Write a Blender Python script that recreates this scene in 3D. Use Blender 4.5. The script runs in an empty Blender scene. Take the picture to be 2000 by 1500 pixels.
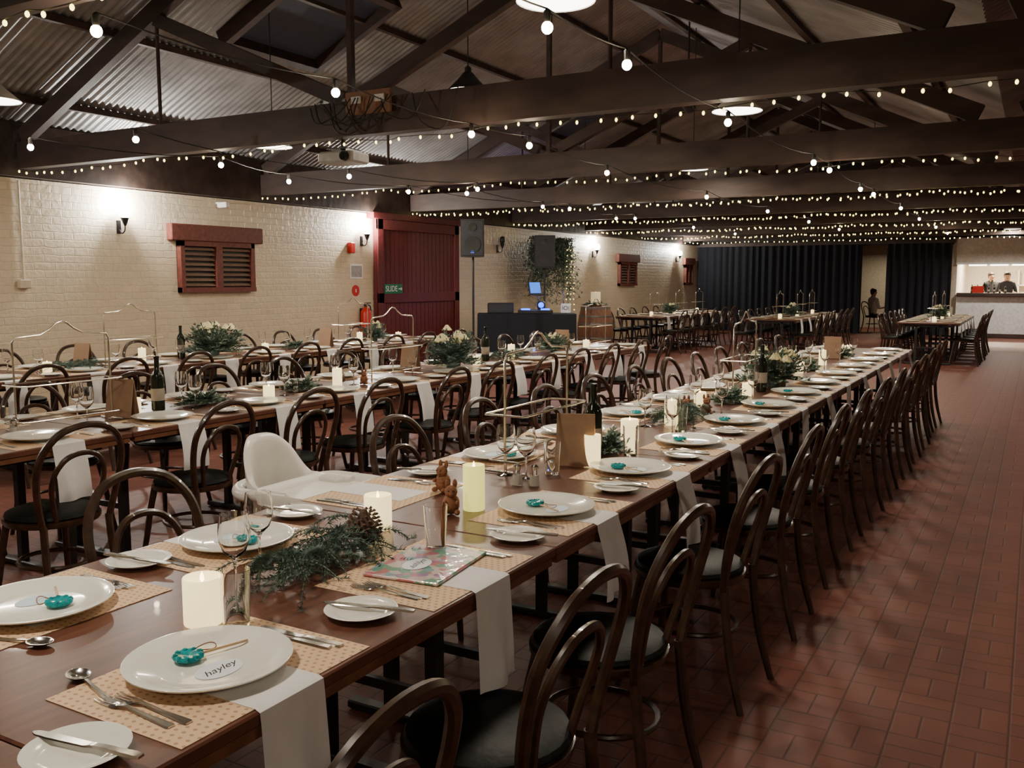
import bpy, math, random
from mathutils import Vector, Matrix
random.seed(7)
C = bpy.context.scene.collection
pi = math.pi
# ------------------------------------------------------------ materials
def nn(nt, t, **k):
    n = nt.nodes.new(t)
    for a, b in k.items(): setattr(n, a, b)
    return n
def mat(name, col, rough=.5, metal=0., emit=None, es=0., var=.15, scale=20., bump=0., trans=0., ior=1.45, nosample=False, coat=0., aniso=(1,1,1), spec=.5):
    m = bpy.data.materials.new(name); m.use_nodes = True
    nt = m.node_tree; b = nt.nodes['Principled BSDF']
    b.inputs['Roughness'].default_value = rough
    b.inputs['Metallic'].default_value = metal
    b.inputs['IOR'].default_value = ior
    b.inputs['Specular IOR Level'].default_value = spec
    b.inputs['Transmission Weight'].default_value = trans
    b.inputs['Coat Weight'].default_value = coat
    tc = nn(nt, 'ShaderNodeTexCoord'); mp = nn(nt, 'ShaderNodeMapping'); mp.inputs['Scale'].default_value = aniso
    nt.links.new(tc.outputs['Object'], mp.inputs['Vector'])
    no = nn(nt, 'ShaderNodeTexNoise'); no.inputs['Scale'].default_value = scale; no.inputs['Detail'].default_value = 4
    nt.links.new(mp.outputs[0], no.inputs['Vector'])
    cr = nn(nt, 'ShaderNodeValToRGB')
    cr.color_ramp.elements[0].position = .3; cr.color_ramp.elements[1].position = .7
    cr.color_ramp.elements[0].color = [c*(1-var) for c in col]+[1]
    cr.color_ramp.elements[1].color = [min(1, c*(1+var)) for c in col]+[1]
    nt.links.new(no.outputs['Fac'], cr.inputs[0]); nt.links.new(cr.outputs[0], b.inputs['Base Color'])
    if bump:
        bp = nn(nt, 'ShaderNodeBump'); bp.inputs['Strength'].default_value = bump; bp.inputs['Distance'].default_value = .01
        nt.links.new(no.outputs['Fac'], bp.inputs['Height']); nt.links.new(bp.outputs[0], b.inputs['Normal'])
    if emit:
        b.inputs['Emission Color'].default_value = (*emit, 1); b.inputs['Emission Strength'].default_value = es
        if nosample: m.cycles.emission_sampling = 'NONE'
    return m
def M(nt, op, a, b=None, c=None):
    n = nt.nodes.new('ShaderNodeMath'); n.operation = op
    for i, v in enumerate((a, b, c)):
        if v is None: continue
        if isinstance(v, (int, float)): n.inputs[i].default_value = v
        else: nt.links.new(v, n.inputs[i])
    return n.outputs[0]
def floor_mat():
    m = bpy.data.materials.new('brick_paver'); m.use_nodes = True; nt = m.node_tree; b = nt.nodes['Principled BSDF']
    g = nn(nt, 'ShaderNodeNewGeometry'); s = nn(nt, 'ShaderNodeSeparateXYZ'); nt.links.new(g.outputs['Position'], s.inputs[0])
    x = M(nt, 'DIVIDE', s.outputs[0], .175); y = M(nt, 'DIVIDE', s.outputs[1], .175)
    fx = M(nt, 'FLOOR', x); fy = M(nt, 'FLOOR', y); u = M(nt, 'FRACT', x); v = M(nt, 'FRACT', y)
    par = M(nt, 'FLOORED_MODULO', M(nt, 'ADD', fx, fy), 2.)
    ip = M(nt, 'SUBTRACT', 1., par)
    w = M(nt, 'ADD', M(nt, 'MULTIPLY', u, ip), M(nt, 'MULTIPLY', v, par))
    o = M(nt, 'ADD', M(nt, 'MULTIPLY', v, ip), M(nt, 'MULTIPLY', u, par))
    w2 = M(nt, 'MULTIPLY', w, 2.); fw = M(nt, 'FRACT', w2)
    d1 = M(nt, 'MULTIPLY', M(nt, 'MINIMUM', fw, M(nt, 'SUBTRACT', 1., fw)), .5)
    d2 = M(nt, 'MINIMUM', o, M(nt, 'SUBTRACT', 1., o))
    d = M(nt, 'MINIMUM', d1, d2)
    mr = nn(nt, 'ShaderNodeMapRange'); mr.inputs['From Min'].default_value = .008; mr.inputs['From Max'].default_value = .034
    nt.links.new(d, mr.inputs['Value'])
    cb = nn(nt, 'ShaderNodeCombineXYZ'); nt.links.new(fx, cb.inputs[0]); nt.links.new(fy, cb.inputs[1]); nt.links.new(M(nt, 'FLOOR', w2), cb.inputs[2])
    wn = nn(nt, 'ShaderNodeTexWhiteNoise'); nt.links.new(cb.outputs[0], wn.inputs['Vector'])
    cr = nn(nt, 'ShaderNodeValToRGB'); e = cr.color_ramp.elements
    e[0].color = (.135, .045, .032, 1); e[1].color = (.215, .072, .050, 1)
    nz = nn(nt, 'ShaderNodeTexNoise'); nz.inputs['Scale'].default_value = 5.; nz.inputs['Detail'].default_value = 8; nt.links.new(g.outputs['Position'], nz.inputs['Vector'])
    f = M(nt, 'ADD', M(nt, 'MULTIPLY', wn.outputs['Value'], .4), M(nt, 'MULTIPLY', nz.outputs['Fac'], .6))
    nt.links.new(f, cr.inputs[0])
    mx = nn(nt, 'ShaderNodeMix', data_type='RGBA'); mx.inputs[6].default_value = (.095, .036, .027, 1)
    nt.links.new(mr.outputs[0], mx.inputs[0]); nt.links.new(cr.outputs[0], mx.inputs[7]); nt.links.new(mx.outputs[2], b.inputs['Base Color'])
    b.inputs['Roughness'].default_value = .55; b.inputs['Specular IOR Level'].default_value = .35
    bp = nn(nt, 'ShaderNodeBump'); bp.inputs['Strength'].default_value = .25; bp.inputs['Distance'].default_value = .004
    h = M(nt, 'ADD', mr.outputs[0], M(nt, 'MULTIPLY', nz.outputs['Fac'], .5))
    nt.links.new(h, bp.inputs['Height']); nt.links.new(bp.outputs[0], b.inputs['Normal'])
    return m
def wall_mat():
    m = bpy.data.materials.new('painted_brick'); m.use_nodes = True; nt = m.node_tree; b = nt.nodes['Principled BSDF']
    g = nn(nt, 'ShaderNodeNewGeometry'); s = nn(nt, 'ShaderNodeSeparateXYZ'); nt.links.new(g.outputs['Position'], s.inputs[0])
    cb = nn(nt, 'ShaderNodeCombineXYZ')
    nz = nn(nt, 'ShaderNodeTexNoise'); nz.inputs['Scale'].default_value = 6.; nz.inputs['Detail'].default_value = 8; nt.links.new(g.outputs['Position'], nz.inputs['Vector'])
    wob = M(nt, 'MULTIPLY', M(nt, 'SUBTRACT', nz.outputs['Fac'], .5), .045)
    nt.links.new(M(nt, 'ADD', M(nt, 'ADD', s.outputs[1], s.outputs[0]), wob), cb.inputs[0]); nt.links.new(M(nt, 'ADD', s.outputs[2], wob), cb.inputs[1])
    br = nn(nt, 'ShaderNodeTexBrick'); br.inputs['Scale'].default_value = 1.
    br.inputs['Brick Width'].default_value = .235; br.inputs['Row Height'].default_value = .08; br.inputs['Mortar Size'].default_value = .008; br.inputs['Mortar Smooth'].default_value = 1.
    br.inputs['Color1'].default_value = (.66, .55, .395, 1); br.inputs['Color2'].default_value = (.60, .50, .36, 1); br.inputs['Mortar'].default_value = (.585, .485, .345, 1)
    nt.links.new(cb.outputs[0], br.inputs['Vector']); nt.links.new(br.outputs['Color'], b.inputs['Base Color'])
    b.inputs['Roughness'].default_value = .5
    bp = nn(nt, 'ShaderNodeBump'); bp.inputs['Strength'].default_value = .42; bp.inputs['Distance'].default_value = .008
    nz2 = nn(nt, 'ShaderNodeTexNoise'); nz2.inputs['Scale'].default_value = 16.; nz2.inputs['Detail'].default_value = 4; nt.links.new(g.outputs['Position'], nz2.inputs['Vector'])
    h = M(nt, 'ADD', M(nt, 'MULTIPLY', M(nt, 'SUBTRACT', 1., br.outputs['Fac']), .7), M(nt, 'MULTIPLY', nz2.outputs['Fac'], 2.4))
    nt.links.new(h, bp.inputs['Height']); nt.links.new(bp.outputs[0], b.inputs['Normal'])
    return m
def dots_mat():
    m = bpy.data.materials.new('dotted_kraft_paper'); m.use_nodes = True; nt = m.node_tree; b = nt.nodes['Principled BSDF']
    tc = nn(nt, 'ShaderNodeTexCoord'); s = nn(nt, 'ShaderNodeSeparateXYZ'); nt.links.new(tc.outputs['Object'], s.inputs[0])
    x = M(nt, 'DIVIDE', s.outputs[0], .019); y = M(nt, 'DIVIDE', s.outputs[1], .016)
    x2 = M(nt, 'ADD', x, M(nt, 'MULTIPLY', M(nt, 'FLOORED_MODULO', M(nt, 'FLOOR', y), 2.), .5))
    u = M(nt, 'SUBTRACT', M(nt, 'FRACT', x2), .5); v = M(nt, 'SUBTRACT', M(nt, 'FRACT', y), .5)
    d = M(nt, 'ADD', M(nt, 'MULTIPLY', u, u), M(nt, 'MULTIPLY', v, v))
    k = M(nt, 'LESS_THAN', d, .05)
    mx = nn(nt, 'ShaderNodeMix', data_type='RGBA'); mx.inputs[6].default_value = (.68, .47, .29, 1); mx.inputs[7].default_value = (.42, .24, .14, 1)
    nt.links.new(k, mx.inputs[0]); nt.links.new(mx.outputs[2], b.inputs['Base Color']); b.inputs['Roughness'].default_value = .75
    return m
def gift_mat():
    m = bpy.data.materials.new('printed_cover'); m.use_nodes = True; nt = m.node_tree; b = nt.nodes['Principled BSDF']
    tc = nn(nt, 'ShaderNodeTexCoord'); vo = nn(nt, 'ShaderNodeTexVoronoi'); vo.inputs['Scale'].default_value = 42
    nt.links.new(tc.outputs['Object'], vo.inputs['Vector'])
    s = nn(nt, 'ShaderNodeSeparateColor'); nt.links.new(vo.outputs['Color'], s.inputs[0])
    cr = nn(nt, 'ShaderNodeValToRGB'); e = cr.color_ramp.elements; cr.color_ramp.interpolation = 'CONSTANT'
    e[0].color = (.50, .15, .18, 1); e[1].color = (.62, .52, .48, 1); e[1].position = .72
    for p, c in ((.2, (.12, .32, .22, 1)), (.38, (.58, .40, .40, 1)), (.55, (.30, .16, .32, 1)), (.63, (.2, .35, .42, 1))):
        q = e.new(p); q.color = c
    nt.links.new(s.outputs[0], cr.inputs[0]); nt.links.new(cr.outputs[0], b.inputs['Base Color']); b.inputs['Roughness'].default_value = .3; b.inputs['Coat Weight'].default_value = .8; b.inputs['Coat Roughness'].default_value = .06
    nz = nn(nt, 'ShaderNodeTexNoise'); nz.inputs['Scale'].default_value = 30.; nt.links.new(tc.outputs['Object'], nz.inputs['Vector'])
    bp = nn(nt, 'ShaderNodeBump'); bp.inputs['Strength'].default_value = .5; bp.inputs['Distance'].default_value = .004
    nt.links.new(nz.outputs['Fac'], bp.inputs['Height']); nt.links.new(bp.outputs[0], b.inputs['Coat Normal'])
    return m
Mfloor = floor_mat(); Mwall = wall_mat(); Mdots = dots_mat(); Mgift = gift_mat()
Mroof = mat('corrugated_steel', (.26, .255, .255), .42, .35, var=.25, scale=3)
Mbeam = mat('dark_timber', (.046, .027, .021), .6, var=.4, scale=8, bump=.3, aniso=(.3, 1, 1))
Mdarkwall = mat('dark_board', (.04, .035, .033), .8)
Mtable = mat('varnished_table_wood', (.108, .041, .026), .33, var=.3, scale=9, coat=.08, aniso=(6, .6, 1))
Medge = mat('table_edge_wood', (.16, .065, .034), .35, var=.2, coat=.2)
Mblack = mat('black_metal', (.020, .019, .019), .45)
Mchair = mat('walnut_bentwood', (.044, .022, .013), .3, var=.4, scale=30, coat=.25)
Mvinyl = mat('black_vinyl', (.014, .015, .015), .42, var=.3, scale=60, bump=.08, spec=.10)
Mchina = mat('white_china', (.82, .81, .74), .14, var=.02, coat=.5)
Mnap = mat('white_paper', (.76, .74, .73), .85, var=.04)
Msteel = mat('stainless_steel', (.62, .60, .57), .2, 1., var=.05)
Mchrome = mat('chrome', (.74, .68, .58), .25, 1., var=.05)
Mglass = mat('clear_glass', (1, 1, 1), .0, trans=1., var=0)
Mwine = mat('dark_bottle_glass', (.012, .016, .010), .1)
Mlabel = mat('bottle_label', (.38, .33, .27), .6)
Mwax = mat('ivory_wax', (.85, .76, .52), .5, emit=(1., .76, .34), es=2.0, var=.03)
Mwaxbig = mat('pale_wax', (.80, .72, .55), .5, emit=(1., .76, .36), es=.45, var=.03)
Mwaxg = mat('yellow_lit_wax', (.8, .75, .3), .5, emit=(.95, .85, .20), es=1.1, var=.03)
Mflame = mat('led_flame', (1, .8, .4), .5, emit=(1, .7, .3), es=10, nosample=True)
Mleaf = mat('eucalyptus_leaf', (.12, .175, .13), .55, var=.4, scale=12)
Mleaf2 = mat('pine_leaf', (.095, .145, .118), .55, var=.4, scale=12)
Mpetal = mat('cream_petal', (.75, .68, .38), .6, var=.1)
Mcone = mat('pine_cone', (.12, .065, .042), .7, var=.4)
Mchoc = mat('brown_plush', (.26, .11, .055), .8, var=.3, scale=80, bump=.3)
Mkraft = mat('kraft_card', (.32, .195, .12), .75, var=.1)
Mteal = mat('teal_candy', (.02, .38, .42), .12, var=.35, scale=60, trans=.35)
Mtag = mat('pale_blue_card', (.60, .72, .82), .6, var=.08)
Mtagw = mat('white_tag', (.74, .79, .84), .6, var=.03)
Mink = mat('black_ink', (.01, .01, .01), .6)
Mplastic = mat('white_plastic', (.80, .77, .72), .3, var=.02)
Mstick = mat('wood_stick', (.55, .38, .22), .6)
Mred = mat('oxblood_paint', (.115, .016, .016), .55, var=.2)
Mredwood = mat('red_brown_timber', (.14, .036, .026), .5, var=.3)
Mslat = mat('louvre_slat', (.26, .17, .13), .5)
Mcurtain = mat('black_drape', (.014, .015, .022), .9)
Mbarfront = mat('bar_panel', (.68, .68, .66), .6)
Mbarwall = mat('bar_wall', (.62, .56, .47), .7)
Mwhitelit = mat('lamp_inner', (.9, .9, .85), .5, emit=(1, .93, .80), es=9, nosample=True)
Mbulb = mat('warm_bulb', (1, .9, .7), .3, emit=(1, .80, .52), es=45, nosample=True)
Mfairy = mat('fairy_bulb', (1, .9, .5), .3, emit=(1, .79, .20), es=7, nosample=True)
Msconceglass = mat('lantern_glass', (.9, .9, .9), .3, emit=(1, .97, .92), es=60, nosample=True)
Mwire = mat('dark_wire', (.015, .015, .012), .6)
Mgreen = mat('green_sign', (.01, .16, .07), .5, var=.03)
Mwhite = mat('white_paint', (.8, .8, .78), .5, var=.03)
Mredp = mat('bright_red', (.5, .015, .012), .3, var=.03)
Mblue = mat('blue_led', (.0, .05, .4), .4, emit=(.02, .12, 1), es=4)
Mscreen = mat('laptop_screen', (.05, .2, .5), .4, emit=(.02, .16, .9), es=1.2)
Moak = mat('barrel_oak', (.20, .09, .05), .6, var=.35, scale=15, aniso=(4, 4, .5))
Miron = mat('galvanised_hoop', (.22, .21, .20), .5, .8)
Mskin = mat('skin', (.48, .27, .19), .55, var=.05)
Mlips = mat('lips', (.35, .12, .1), .5)
Mshirt = mat('black_shirt', (.016, .016, .020), .8)
Mshirt2 = mat('white_shirt', (.6, .52, .48), .8)
Mhair = mat('dark_hair', (.03, .018, .012), .6)
Mcond = mat('cream_conduit', (.55, .46, .34), .5)
Mgal = mat('projector_plastic', (.36, .35, .34), .5)
Mply = mat('plywood', (.24, .115, .06), .6)
Msky = mat('dusk_skylight', (.03, .032, .042), .7, emit=(.03, .033, .05), es=.08)
Mgrille = mat('grille', (.03, .03, .033), .6, bump=.4, scale=200)
# ------------------------------------------------------------ mesh builder
class MB:
    def __init__(s): s.v = []; s.f = []; s.m = []; s.mats = []
    def mi(s, m):
        if m not in s.mats: s.mats.append(m)
        return s.mats.index(m)
    def add(s, vs, fs, m):
        o = len(s.v); i = s.mi(m); s.v += [tuple(v) for v in vs]
        for f in fs: s.f.append([o+k for k in f]); s.m.append(i)
        return s
    def box(s, c, d, m, R=None, bev=0):
        x, y, z = d[0]/2, d[1]/2, d[2]/2
        if bev:
            vs = []; b = bev
            for zz, k in ((-z, b), (-z+b, 0), (z-b, 0), (z, b)):
                vs += [(-x+k, -y+k+b, zz), (-x+k+b, -y+k, zz), (x-k-b, -y+k, zz), (x-k, -y+k+b, zz), (x-k, y-k-b, zz), (x-k-b, y-k, zz), (-x+k+b, y-k, zz), (-x+k, y-k-b, zz)]
            fs = [list(range(7, -1, -1)), list(range(24, 32))]
            for r in range(3):
                for i in range(8): fs.append([r*8+i, r*8+(i+1) % 8, (r+1)*8+(i+1) % 8, (r+1)*8+i])
        else:
            vs = [(a, b_, c_) for c_ in (-z, z) for a, b_ in ((-x, -y), (x, -y), (x, y), (-x, y))]
            fs = [[3, 2, 1, 0], [4, 5, 6, 7]]+[[i, (i+1) % 4, 4+(i+1) % 4, 4+i] for i in range(4)]
        if R is not None: vs = [R @ Vector(v) for v in vs]
        vs = [(v[0]+c[0], v[1]+c[1], v[2]+c[2]) for v in vs]
        return s.add(vs, fs, m)
    def beam(s, a, b, w, h, m):
        a = Vector(a); b = Vector(b); d = b-a; L = d.length; d.normalize()
        up = Vector((0, 0, 1)) if abs(d.z) < .95 else Vector((1, 0, 0))
        y = up.cross(d).normalized(); z = d.cross(y)
        R = Matrix((d, y, z)).transposed()
        return s.box((a+b)/2, (L, w, h), m, R)
    def lathe(s, prof, m, n=24, c=(0, 0, 0), cap=True, sx=1, sy=1, R=None):
        vs = []
        for r, z in prof:
            for i in range(n):
                t = 2*pi*i/n; v = Vector((r*math.cos(t)*sx, r*math.sin(t)*sy, z))
                if R is not None: v = R @ v
                vs.append((v[0]+c[0], v[1]+c[1], v[2]+c[2]))
        fs = []
        for k in range(len(prof)-1):
            for i in range(n): j = (i+1) % n; fs.append([k*n+i, k*n+j, (k+1)*n+j, (k+1)*n+i])
        if cap:
            fs.append(list(range(n-1, -1, -1))); fs.append([(len(prof)-1)*n+i for i in range(n)])
        return s.add(vs, fs, m)
    def sph(s, c, r, m, n=12, sc=(1, 1, 1), R=None):
        k = max(5, n//2+1); pr = []
        for i in range(k): a = -pi/2+pi*i/(k-1); pr.append((max(.0005, r*math.cos(a)), r*math.sin(a)))
        vs = []
        for rr, z in pr:
            for i in range(n):
                t = 2*pi*i/n; v = Vector((rr*math.cos(t)*sc[0], rr*math.sin(t)*sc[1], z*sc[2]))
                if R is not None: v = R @ v
                vs.append((v[0]+c[0], v[1]+c[1], v[2]+c[2]))
        fs = [[q*n+i, q*n+(i+1) % n, (q+1)*n+(i+1) % n, (q+1)*n+i] for q in range(k-1) for i in range(n)]
        fs += [list(range(n-1, -1, -1)), [(k-1)*n+i for i in range(n)]]
        return s.add(vs, fs, m)
    def tube(s, P, r, m, n=8, closed=False):
        P = [Vector(p) for p in P]; N = len(P)
        rs = r if isinstance(r, (list, tuple)) else [r]*N
        T = []
        for i in range(N):
            a = P[(i-1) % N] if (closed or i > 0) else P[i]; b = P[(i+1) % N] if (closed or i < N-1) else P[i]
            t = b-a; T.append(t.normalized() if t.length > 1e-9 else Vector((0, 0, 1)))
        up = Vector((0, 0, 1)) if abs(T[0].z) < .9 else Vector((1, 0, 0))
        nx = T[0].cross(up).normalized(); vs = []
        for i in range(N):
            nx = (nx-T[i]*nx.dot(T[i])).normalized(); ny = T[i].cross(nx)
            for k in range(n):
                a = 2*pi*k/n; vs.append(P[i]+nx*(math.cos(a)*rs[i])+ny*(math.sin(a)*rs[i]))
        fs = []
        for i in range(N if closed else N-1):
            j = (i+1) % N
            for k in range(n): l = (k+1) % n; fs.append([i*n+k, i*n+l, j*n+l, j*n+k])
        if not closed: fs += [list(range(n-1, -1, -1)), [(N-1)*n+k for k in range(n)]]
        return s.add(vs, fs, m)
    def grid(s, fn, nu, nv, m):
        vs = [fn(i/nu, j/nv) for j in range(nv+1) for i in range(nu+1)]
        fs = [[j*(nu+1)+i, j*(nu+1)+i+1, (j+1)*(nu+1)+i+1, (j+1)*(nu+1)+i] for j in range(nv) for i in range(nu)]
        return s.add(vs, fs, m)
    def mesh(s, name, smooth=True, angle=40):
        me = bpy.data.meshes.new(name); me.from_pydata(s.v, [], s.f)
        for m in s.mats: me.materials.append(m)
        me.polygons.foreach_set('material_index', s.m)
        if smooth:
            me.polygons.foreach_set('use_smooth', [True]*len(me.polygons))
            me.update()
            try: me.set_sharp_from_angle(angle=math.radians(angle))
            except Exception: pass
        me.update(); return me
def crom(P, k=4, closed=False):
    P = [Vector(p) for p in P]; N = len(P); out = []
    for i in range(N if closed else N-1):
        g = lambda j: P[j % N] if closed else P[max(0, min(N-1, j))]
        a, b, c, d = g(i-1), g(i), g(i+1), g(i+2)
        for q in range(k):
            t = q/k; out.append(.5*((2*b)+(c-a)*t+(2*a-5*b+4*c-d)*t*t+(3*b-a-3*c+d)*t**3))
    if not closed: out.append(P[-1])
    return out
def ob(name, me, loc=(0, 0, 0), rz=0, parent=None, label=None, category=None, kind=None, group=None, rot=None, scale=None):
    o = bpy.data.objects.new(name, me); C.objects.link(o); o.location = loc
    o.rotation_euler = rot if rot else (0, 0, rz)
    if scale: o.scale = scale if isinstance(scale, tuple) else (scale,)*3
    if parent: o.parent = parent
    if label: o['label'] = label
    if category: o['category'] = category
    if kind: o['kind'] = kind
    if group: o['group'] = group
    return o
def thing(name, parts, loc, rz, label, category, group=None, rot=None, scale=None):
    e = ob(name, None, loc, rz, None, label, category, None, group, rot, scale)
    e.empty_display_size = .05
    for p in parts:
        ob(p[0], p[1], p[3] if len(p) > 3 else (0, 0, 0), 0, e, p[2] if len(p) > 2 else None)
    return e
def text_mesh(txt, size, m, shear=0, depth=.0006, align='CENTER'):
    cu = bpy.data.curves.new('t', 'FONT'); cu.body = txt; cu.size = size; cu.shear = shear; cu.extrude = depth; cu.align_x = align; cu.align_y = 'CENTER'
    o = bpy.data.objects.new('t', cu); C.objects.link(o); bpy.context.view_layer.update()
    me = bpy.data.meshes.new_from_object(o.evaluated_get(bpy.context.evaluated_depsgraph_get()))
    bpy.data.objects.remove(o); me.materials.clear(); me.materials.append(m); return me
def light(kind, loc, e, col, size=.1, rot=(0, 0, 0), spot=None):
    l = bpy.data.lights.new('lamp_light', kind); l.energy = e; l.color = col
    if kind == 'AREA': l.shape = 'DISK'; l.size = size
    else: l.shadow_soft_size = size
    if spot: l.spot_size = spot; l.spot_blend = .6
    o = bpy.data.objects.new('lamp_light', l); o.location = loc; o.rotation_euler = rot; C.objects.link(o); return o
# ------------------------------------------------------------ camera
cam = bpy.data.cameras.new('camera'); co = bpy.data.objects.new('camera', cam); C.objects.link(co)
cam.sensor_width = 36; cam.lens = 36*1790/2000; cam.clip_start = .05; cam.clip_end = 200
co.location = (0, 0, 1.5); co.rotation_euler = (math.radians(90-6.47), 0, math.radians(29.7))
bpy.context.scene.camera = co
w = bpy.data.worlds.new('world'); bpy.context.scene.world = w; w.use_nodes = True
w.node_tree.nodes['Background'].inputs[0].default_value = (.02, .022, .03, 1); w.node_tree.nodes['Background'].inputs[1].default_value = .2
# ------------------------------------------------------------ room shell
XL, XV, XR, XG = -9.0, -.35, 8.3, -4.675
Y0, Y1 = -3.0, 31.0
def S(name, mb, **k): return ob(name, mb.mesh(name, k.pop('smooth', False)), kind='structure', **k)
S('floor', MB().box(((XL+XR)/2, (Y0+Y1)/2, -.05), (XR-XL+.6, Y1-Y0+.6, .1), Mfloor))
S('wall_left', MB().box((XL-.15, (Y0+Y1)/2, 1.26), (.3, Y1-Y0+.6, 2.52), Mwall))
S('wall_right', MB().box((XR+.15, (Y0+Y1)/2, 1.52), (.3, Y1-Y0+.6, 3.04), Mwall))
S('wall_back', MB().box(((XL+XR)/2, Y1+.15, 2.6), (XR-XL+.6, .3, 5.2), Mbarwall))
S('wall_front', MB().box(((XL+XR)/2, Y0-.15, 2.6), (XR-XL+.6, .3, 5.2), Mwall))
mb = MB(); mb.box(((XL-1.95)/2, 27.25, 3.85), (-1.95-XL, .1, 2.8), Mdarkwall); mb.box(((XR-1.95)/2, 27.25, 3.85), (XR+1.95, .1, 2.5), Mdarkwall)
S('wall_gable', mb)
S('trim_1', MB().box((XL+.0, (Y0+Y1)/2, 2.79), (.24, Y1-Y0-.02, .52), Mbeam))
def slope(xa, za, xb, zb, name):
    per = .085; n = int((Y1-Y0)/per*8); vs = []; fs = []
    nrm = Vector((-(zb-za), 0, xb-xa)).normalized()
    for i in range(n+1):
        y = Y0+(Y1-Y0)*i/n; h = .011*math.sin(2*pi*i/8)
        for X, Z in ((xa, za), (xb, zb)): vs.append((X+nrm.x*h, y, Z+nrm.z*h))
    for i in range(n): fs.append([2*i, 2*i+1, 2*i+3, 2*i+2])
    S(name, MB().add(vs, fs, Mroof), smooth=True)
ZE, SL = 3.02, .46; ZR = ZE+SL*(XG-XL)
XG2 = XV+(XV-XG)
slope(XL-.15, ZE-.069, XG, ZR, 'ceiling'); slope(XG, ZR, XV, ZE, 'ceiling')
slope(XV, ZE, XG2, ZR, 'ceiling'); slope(XG2, ZR, XR+.15, ZE-.069, 'ceiling')
n = 2
for (xa, xb, sg) in ((XL, XG, 1), (XV, XG, -1), (XV, XG2, 1), (XR, XG2, -1)):
    for k in range(4):
        f = .12+.25*k; x = xa+(xb-xa)*f; z = ZE+(ZR-ZE)*f-.045
        S('trim_%d' % n, MB().box((x, (Y0+Y1)/2, z), (.06, Y1-Y0-.02, .06), Mbeam)); n += 1
for i, (x, y) in enumerate(((-6.5, 7.3), (-6.5, 13.9))):
    z = ZE+SL*(x-XL)-.02; a = math.atan(SL)
    R = Matrix.Rotation(-a, 3, 'Y'); mb = MB()
    for dx, dy, lx, ly in ((-.6, 0, .08, 1.3), (.6, 0, .08, 1.3), (0, -.65, 1.28, .08), (0, .65, 1.28, .08)):
        mb.box(R @ Vector((dx, dy, -.06)), (lx, ly, .16), Mbeam, R)
    mb.box(R @ Vector((0, 0, -.02)), (1.2, 1.3, .01), Msky, R)
    ob('window_%d' % (i+4), mb.mesh('skylight', False), (x, y, z), kind='structure')
# ------------------------------------------------------------ trusses
def truss_parts(xa, xb):
    xg = (xa+xb)/2; a = xa+.13 if xa == XL else xa; b = xb if xb == XV else xb-.02
    P = [('tie_beam', MB().box(((a+b)/2, 0, 2.73), (b-a, .12, .26), Mbeam).mesh('tie_beam', False))]
    o = -.17
    P.append(('rafter', MB().beam((xa+.16, 0, ZE+o+.06), (xg, 0, ZR+o), .08, .16, Mbeam).mesh('rafter', False)))
    P.append(('rafter', MB().beam((xb-.16, 0, ZE+o+.06), (xg, 0, ZR+o), .08, .16, Mbeam).mesh('rafter', False)))
    P.append(('king_post', MB().box((xg, 0, (2.86+ZR-.2)/2), (.045, .045, ZR-.24-2.86), Mbeam).mesh('king_post', False)))
    for sg in (-1, 1):
        h = (xb-xa)/4
        P.append(('strut', MB().beam((xg+sg*.12, 0, 2.90), (xg+sg*h, 0, ZE+SL*((xb-xa)/2-h)-.25), .07, .11, Mbeam).mesh('strut', False)))
        P.append(('rod', MB().tube([(xg+sg*h, 0, 2.86), (xg+sg*h, 0, ZE+SL*h-.22)], .016, Mbeam).mesh('rod')))
    return P
TA = truss_parts(XL, XV); TB = truss_parts(XV, XR)
BY = [-.9, 2.4, 5.7, 9.0, 12.3, 15.6, 18.9, 22.2, 25.5]
for y in BY:
    thing('roof_truss', TA, (0, y, 0), 0, 'dark timber roof truss with struts and vertical rods', 'roof truss', 'roof trusses')
    thing('roof_truss', TB, (0, y, 0), 0, 'dark timber roof truss with struts and vertical rods', 'roof truss', 'roof trusses')
# ------------------------------------------------------------ fairy lights
fb_near = MB().sph((0, 0, 0), .0095, Mfairy, 6, (1, 1, 1.4)).mesh('fairy_bulb')
FS = [(y, -1) for y in BY[1:]]+[(y, 1) for y in BY[4:-1]]
for bi, (y, sd_) in enumerate(FS):
    yy = y+.10*sd_; xa, xb = XL+.2, XV+.2; sp = (.15, .14, .115, .115, .12, .12, .13, .13, .13, .13, .14, .14)[bi]
    if bi == 0 : xa = -4.6
    N = int((xb-xa)/sp); pts = []
    for i in range(N+1):
        x = xa+(xb-xa)*(i+(random.uniform(-.25, .25) if 0 < i < N else 0))/N; ph = (x-xa)/1.9 % 1
        pts.append(Vector((x, yy+random.uniform(-.006, .006), 2.575-.035*4*ph*(1-ph)+random.uniform(-.011, .011))))
    e = ob('fairy_light_string', MB().tube(pts, .0025, Mwire, 4).mesh('fairy_wire'), label='string of tiny warm fairy lights swagged along a beam', category='string lights', group='fairy light strings')
    if bi < 4:
        for p in pts: ob('bulb', fb_near, (p.x+random.uniform(-.008, .008), p.y, p.z-.016), 0, e)
    else:
        mb = MB(); r = .009+.0007*(bi if bi < 8 else bi-4)
        for p in pts: mb.sph((p.x, p.y, p.z-.016), r, Mfairy, 5, (1, 1, 1.3))
        q = ob('bulbs', mb.mesh('bulbs'), parent=e); q['kind'] = 'stuff'
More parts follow.
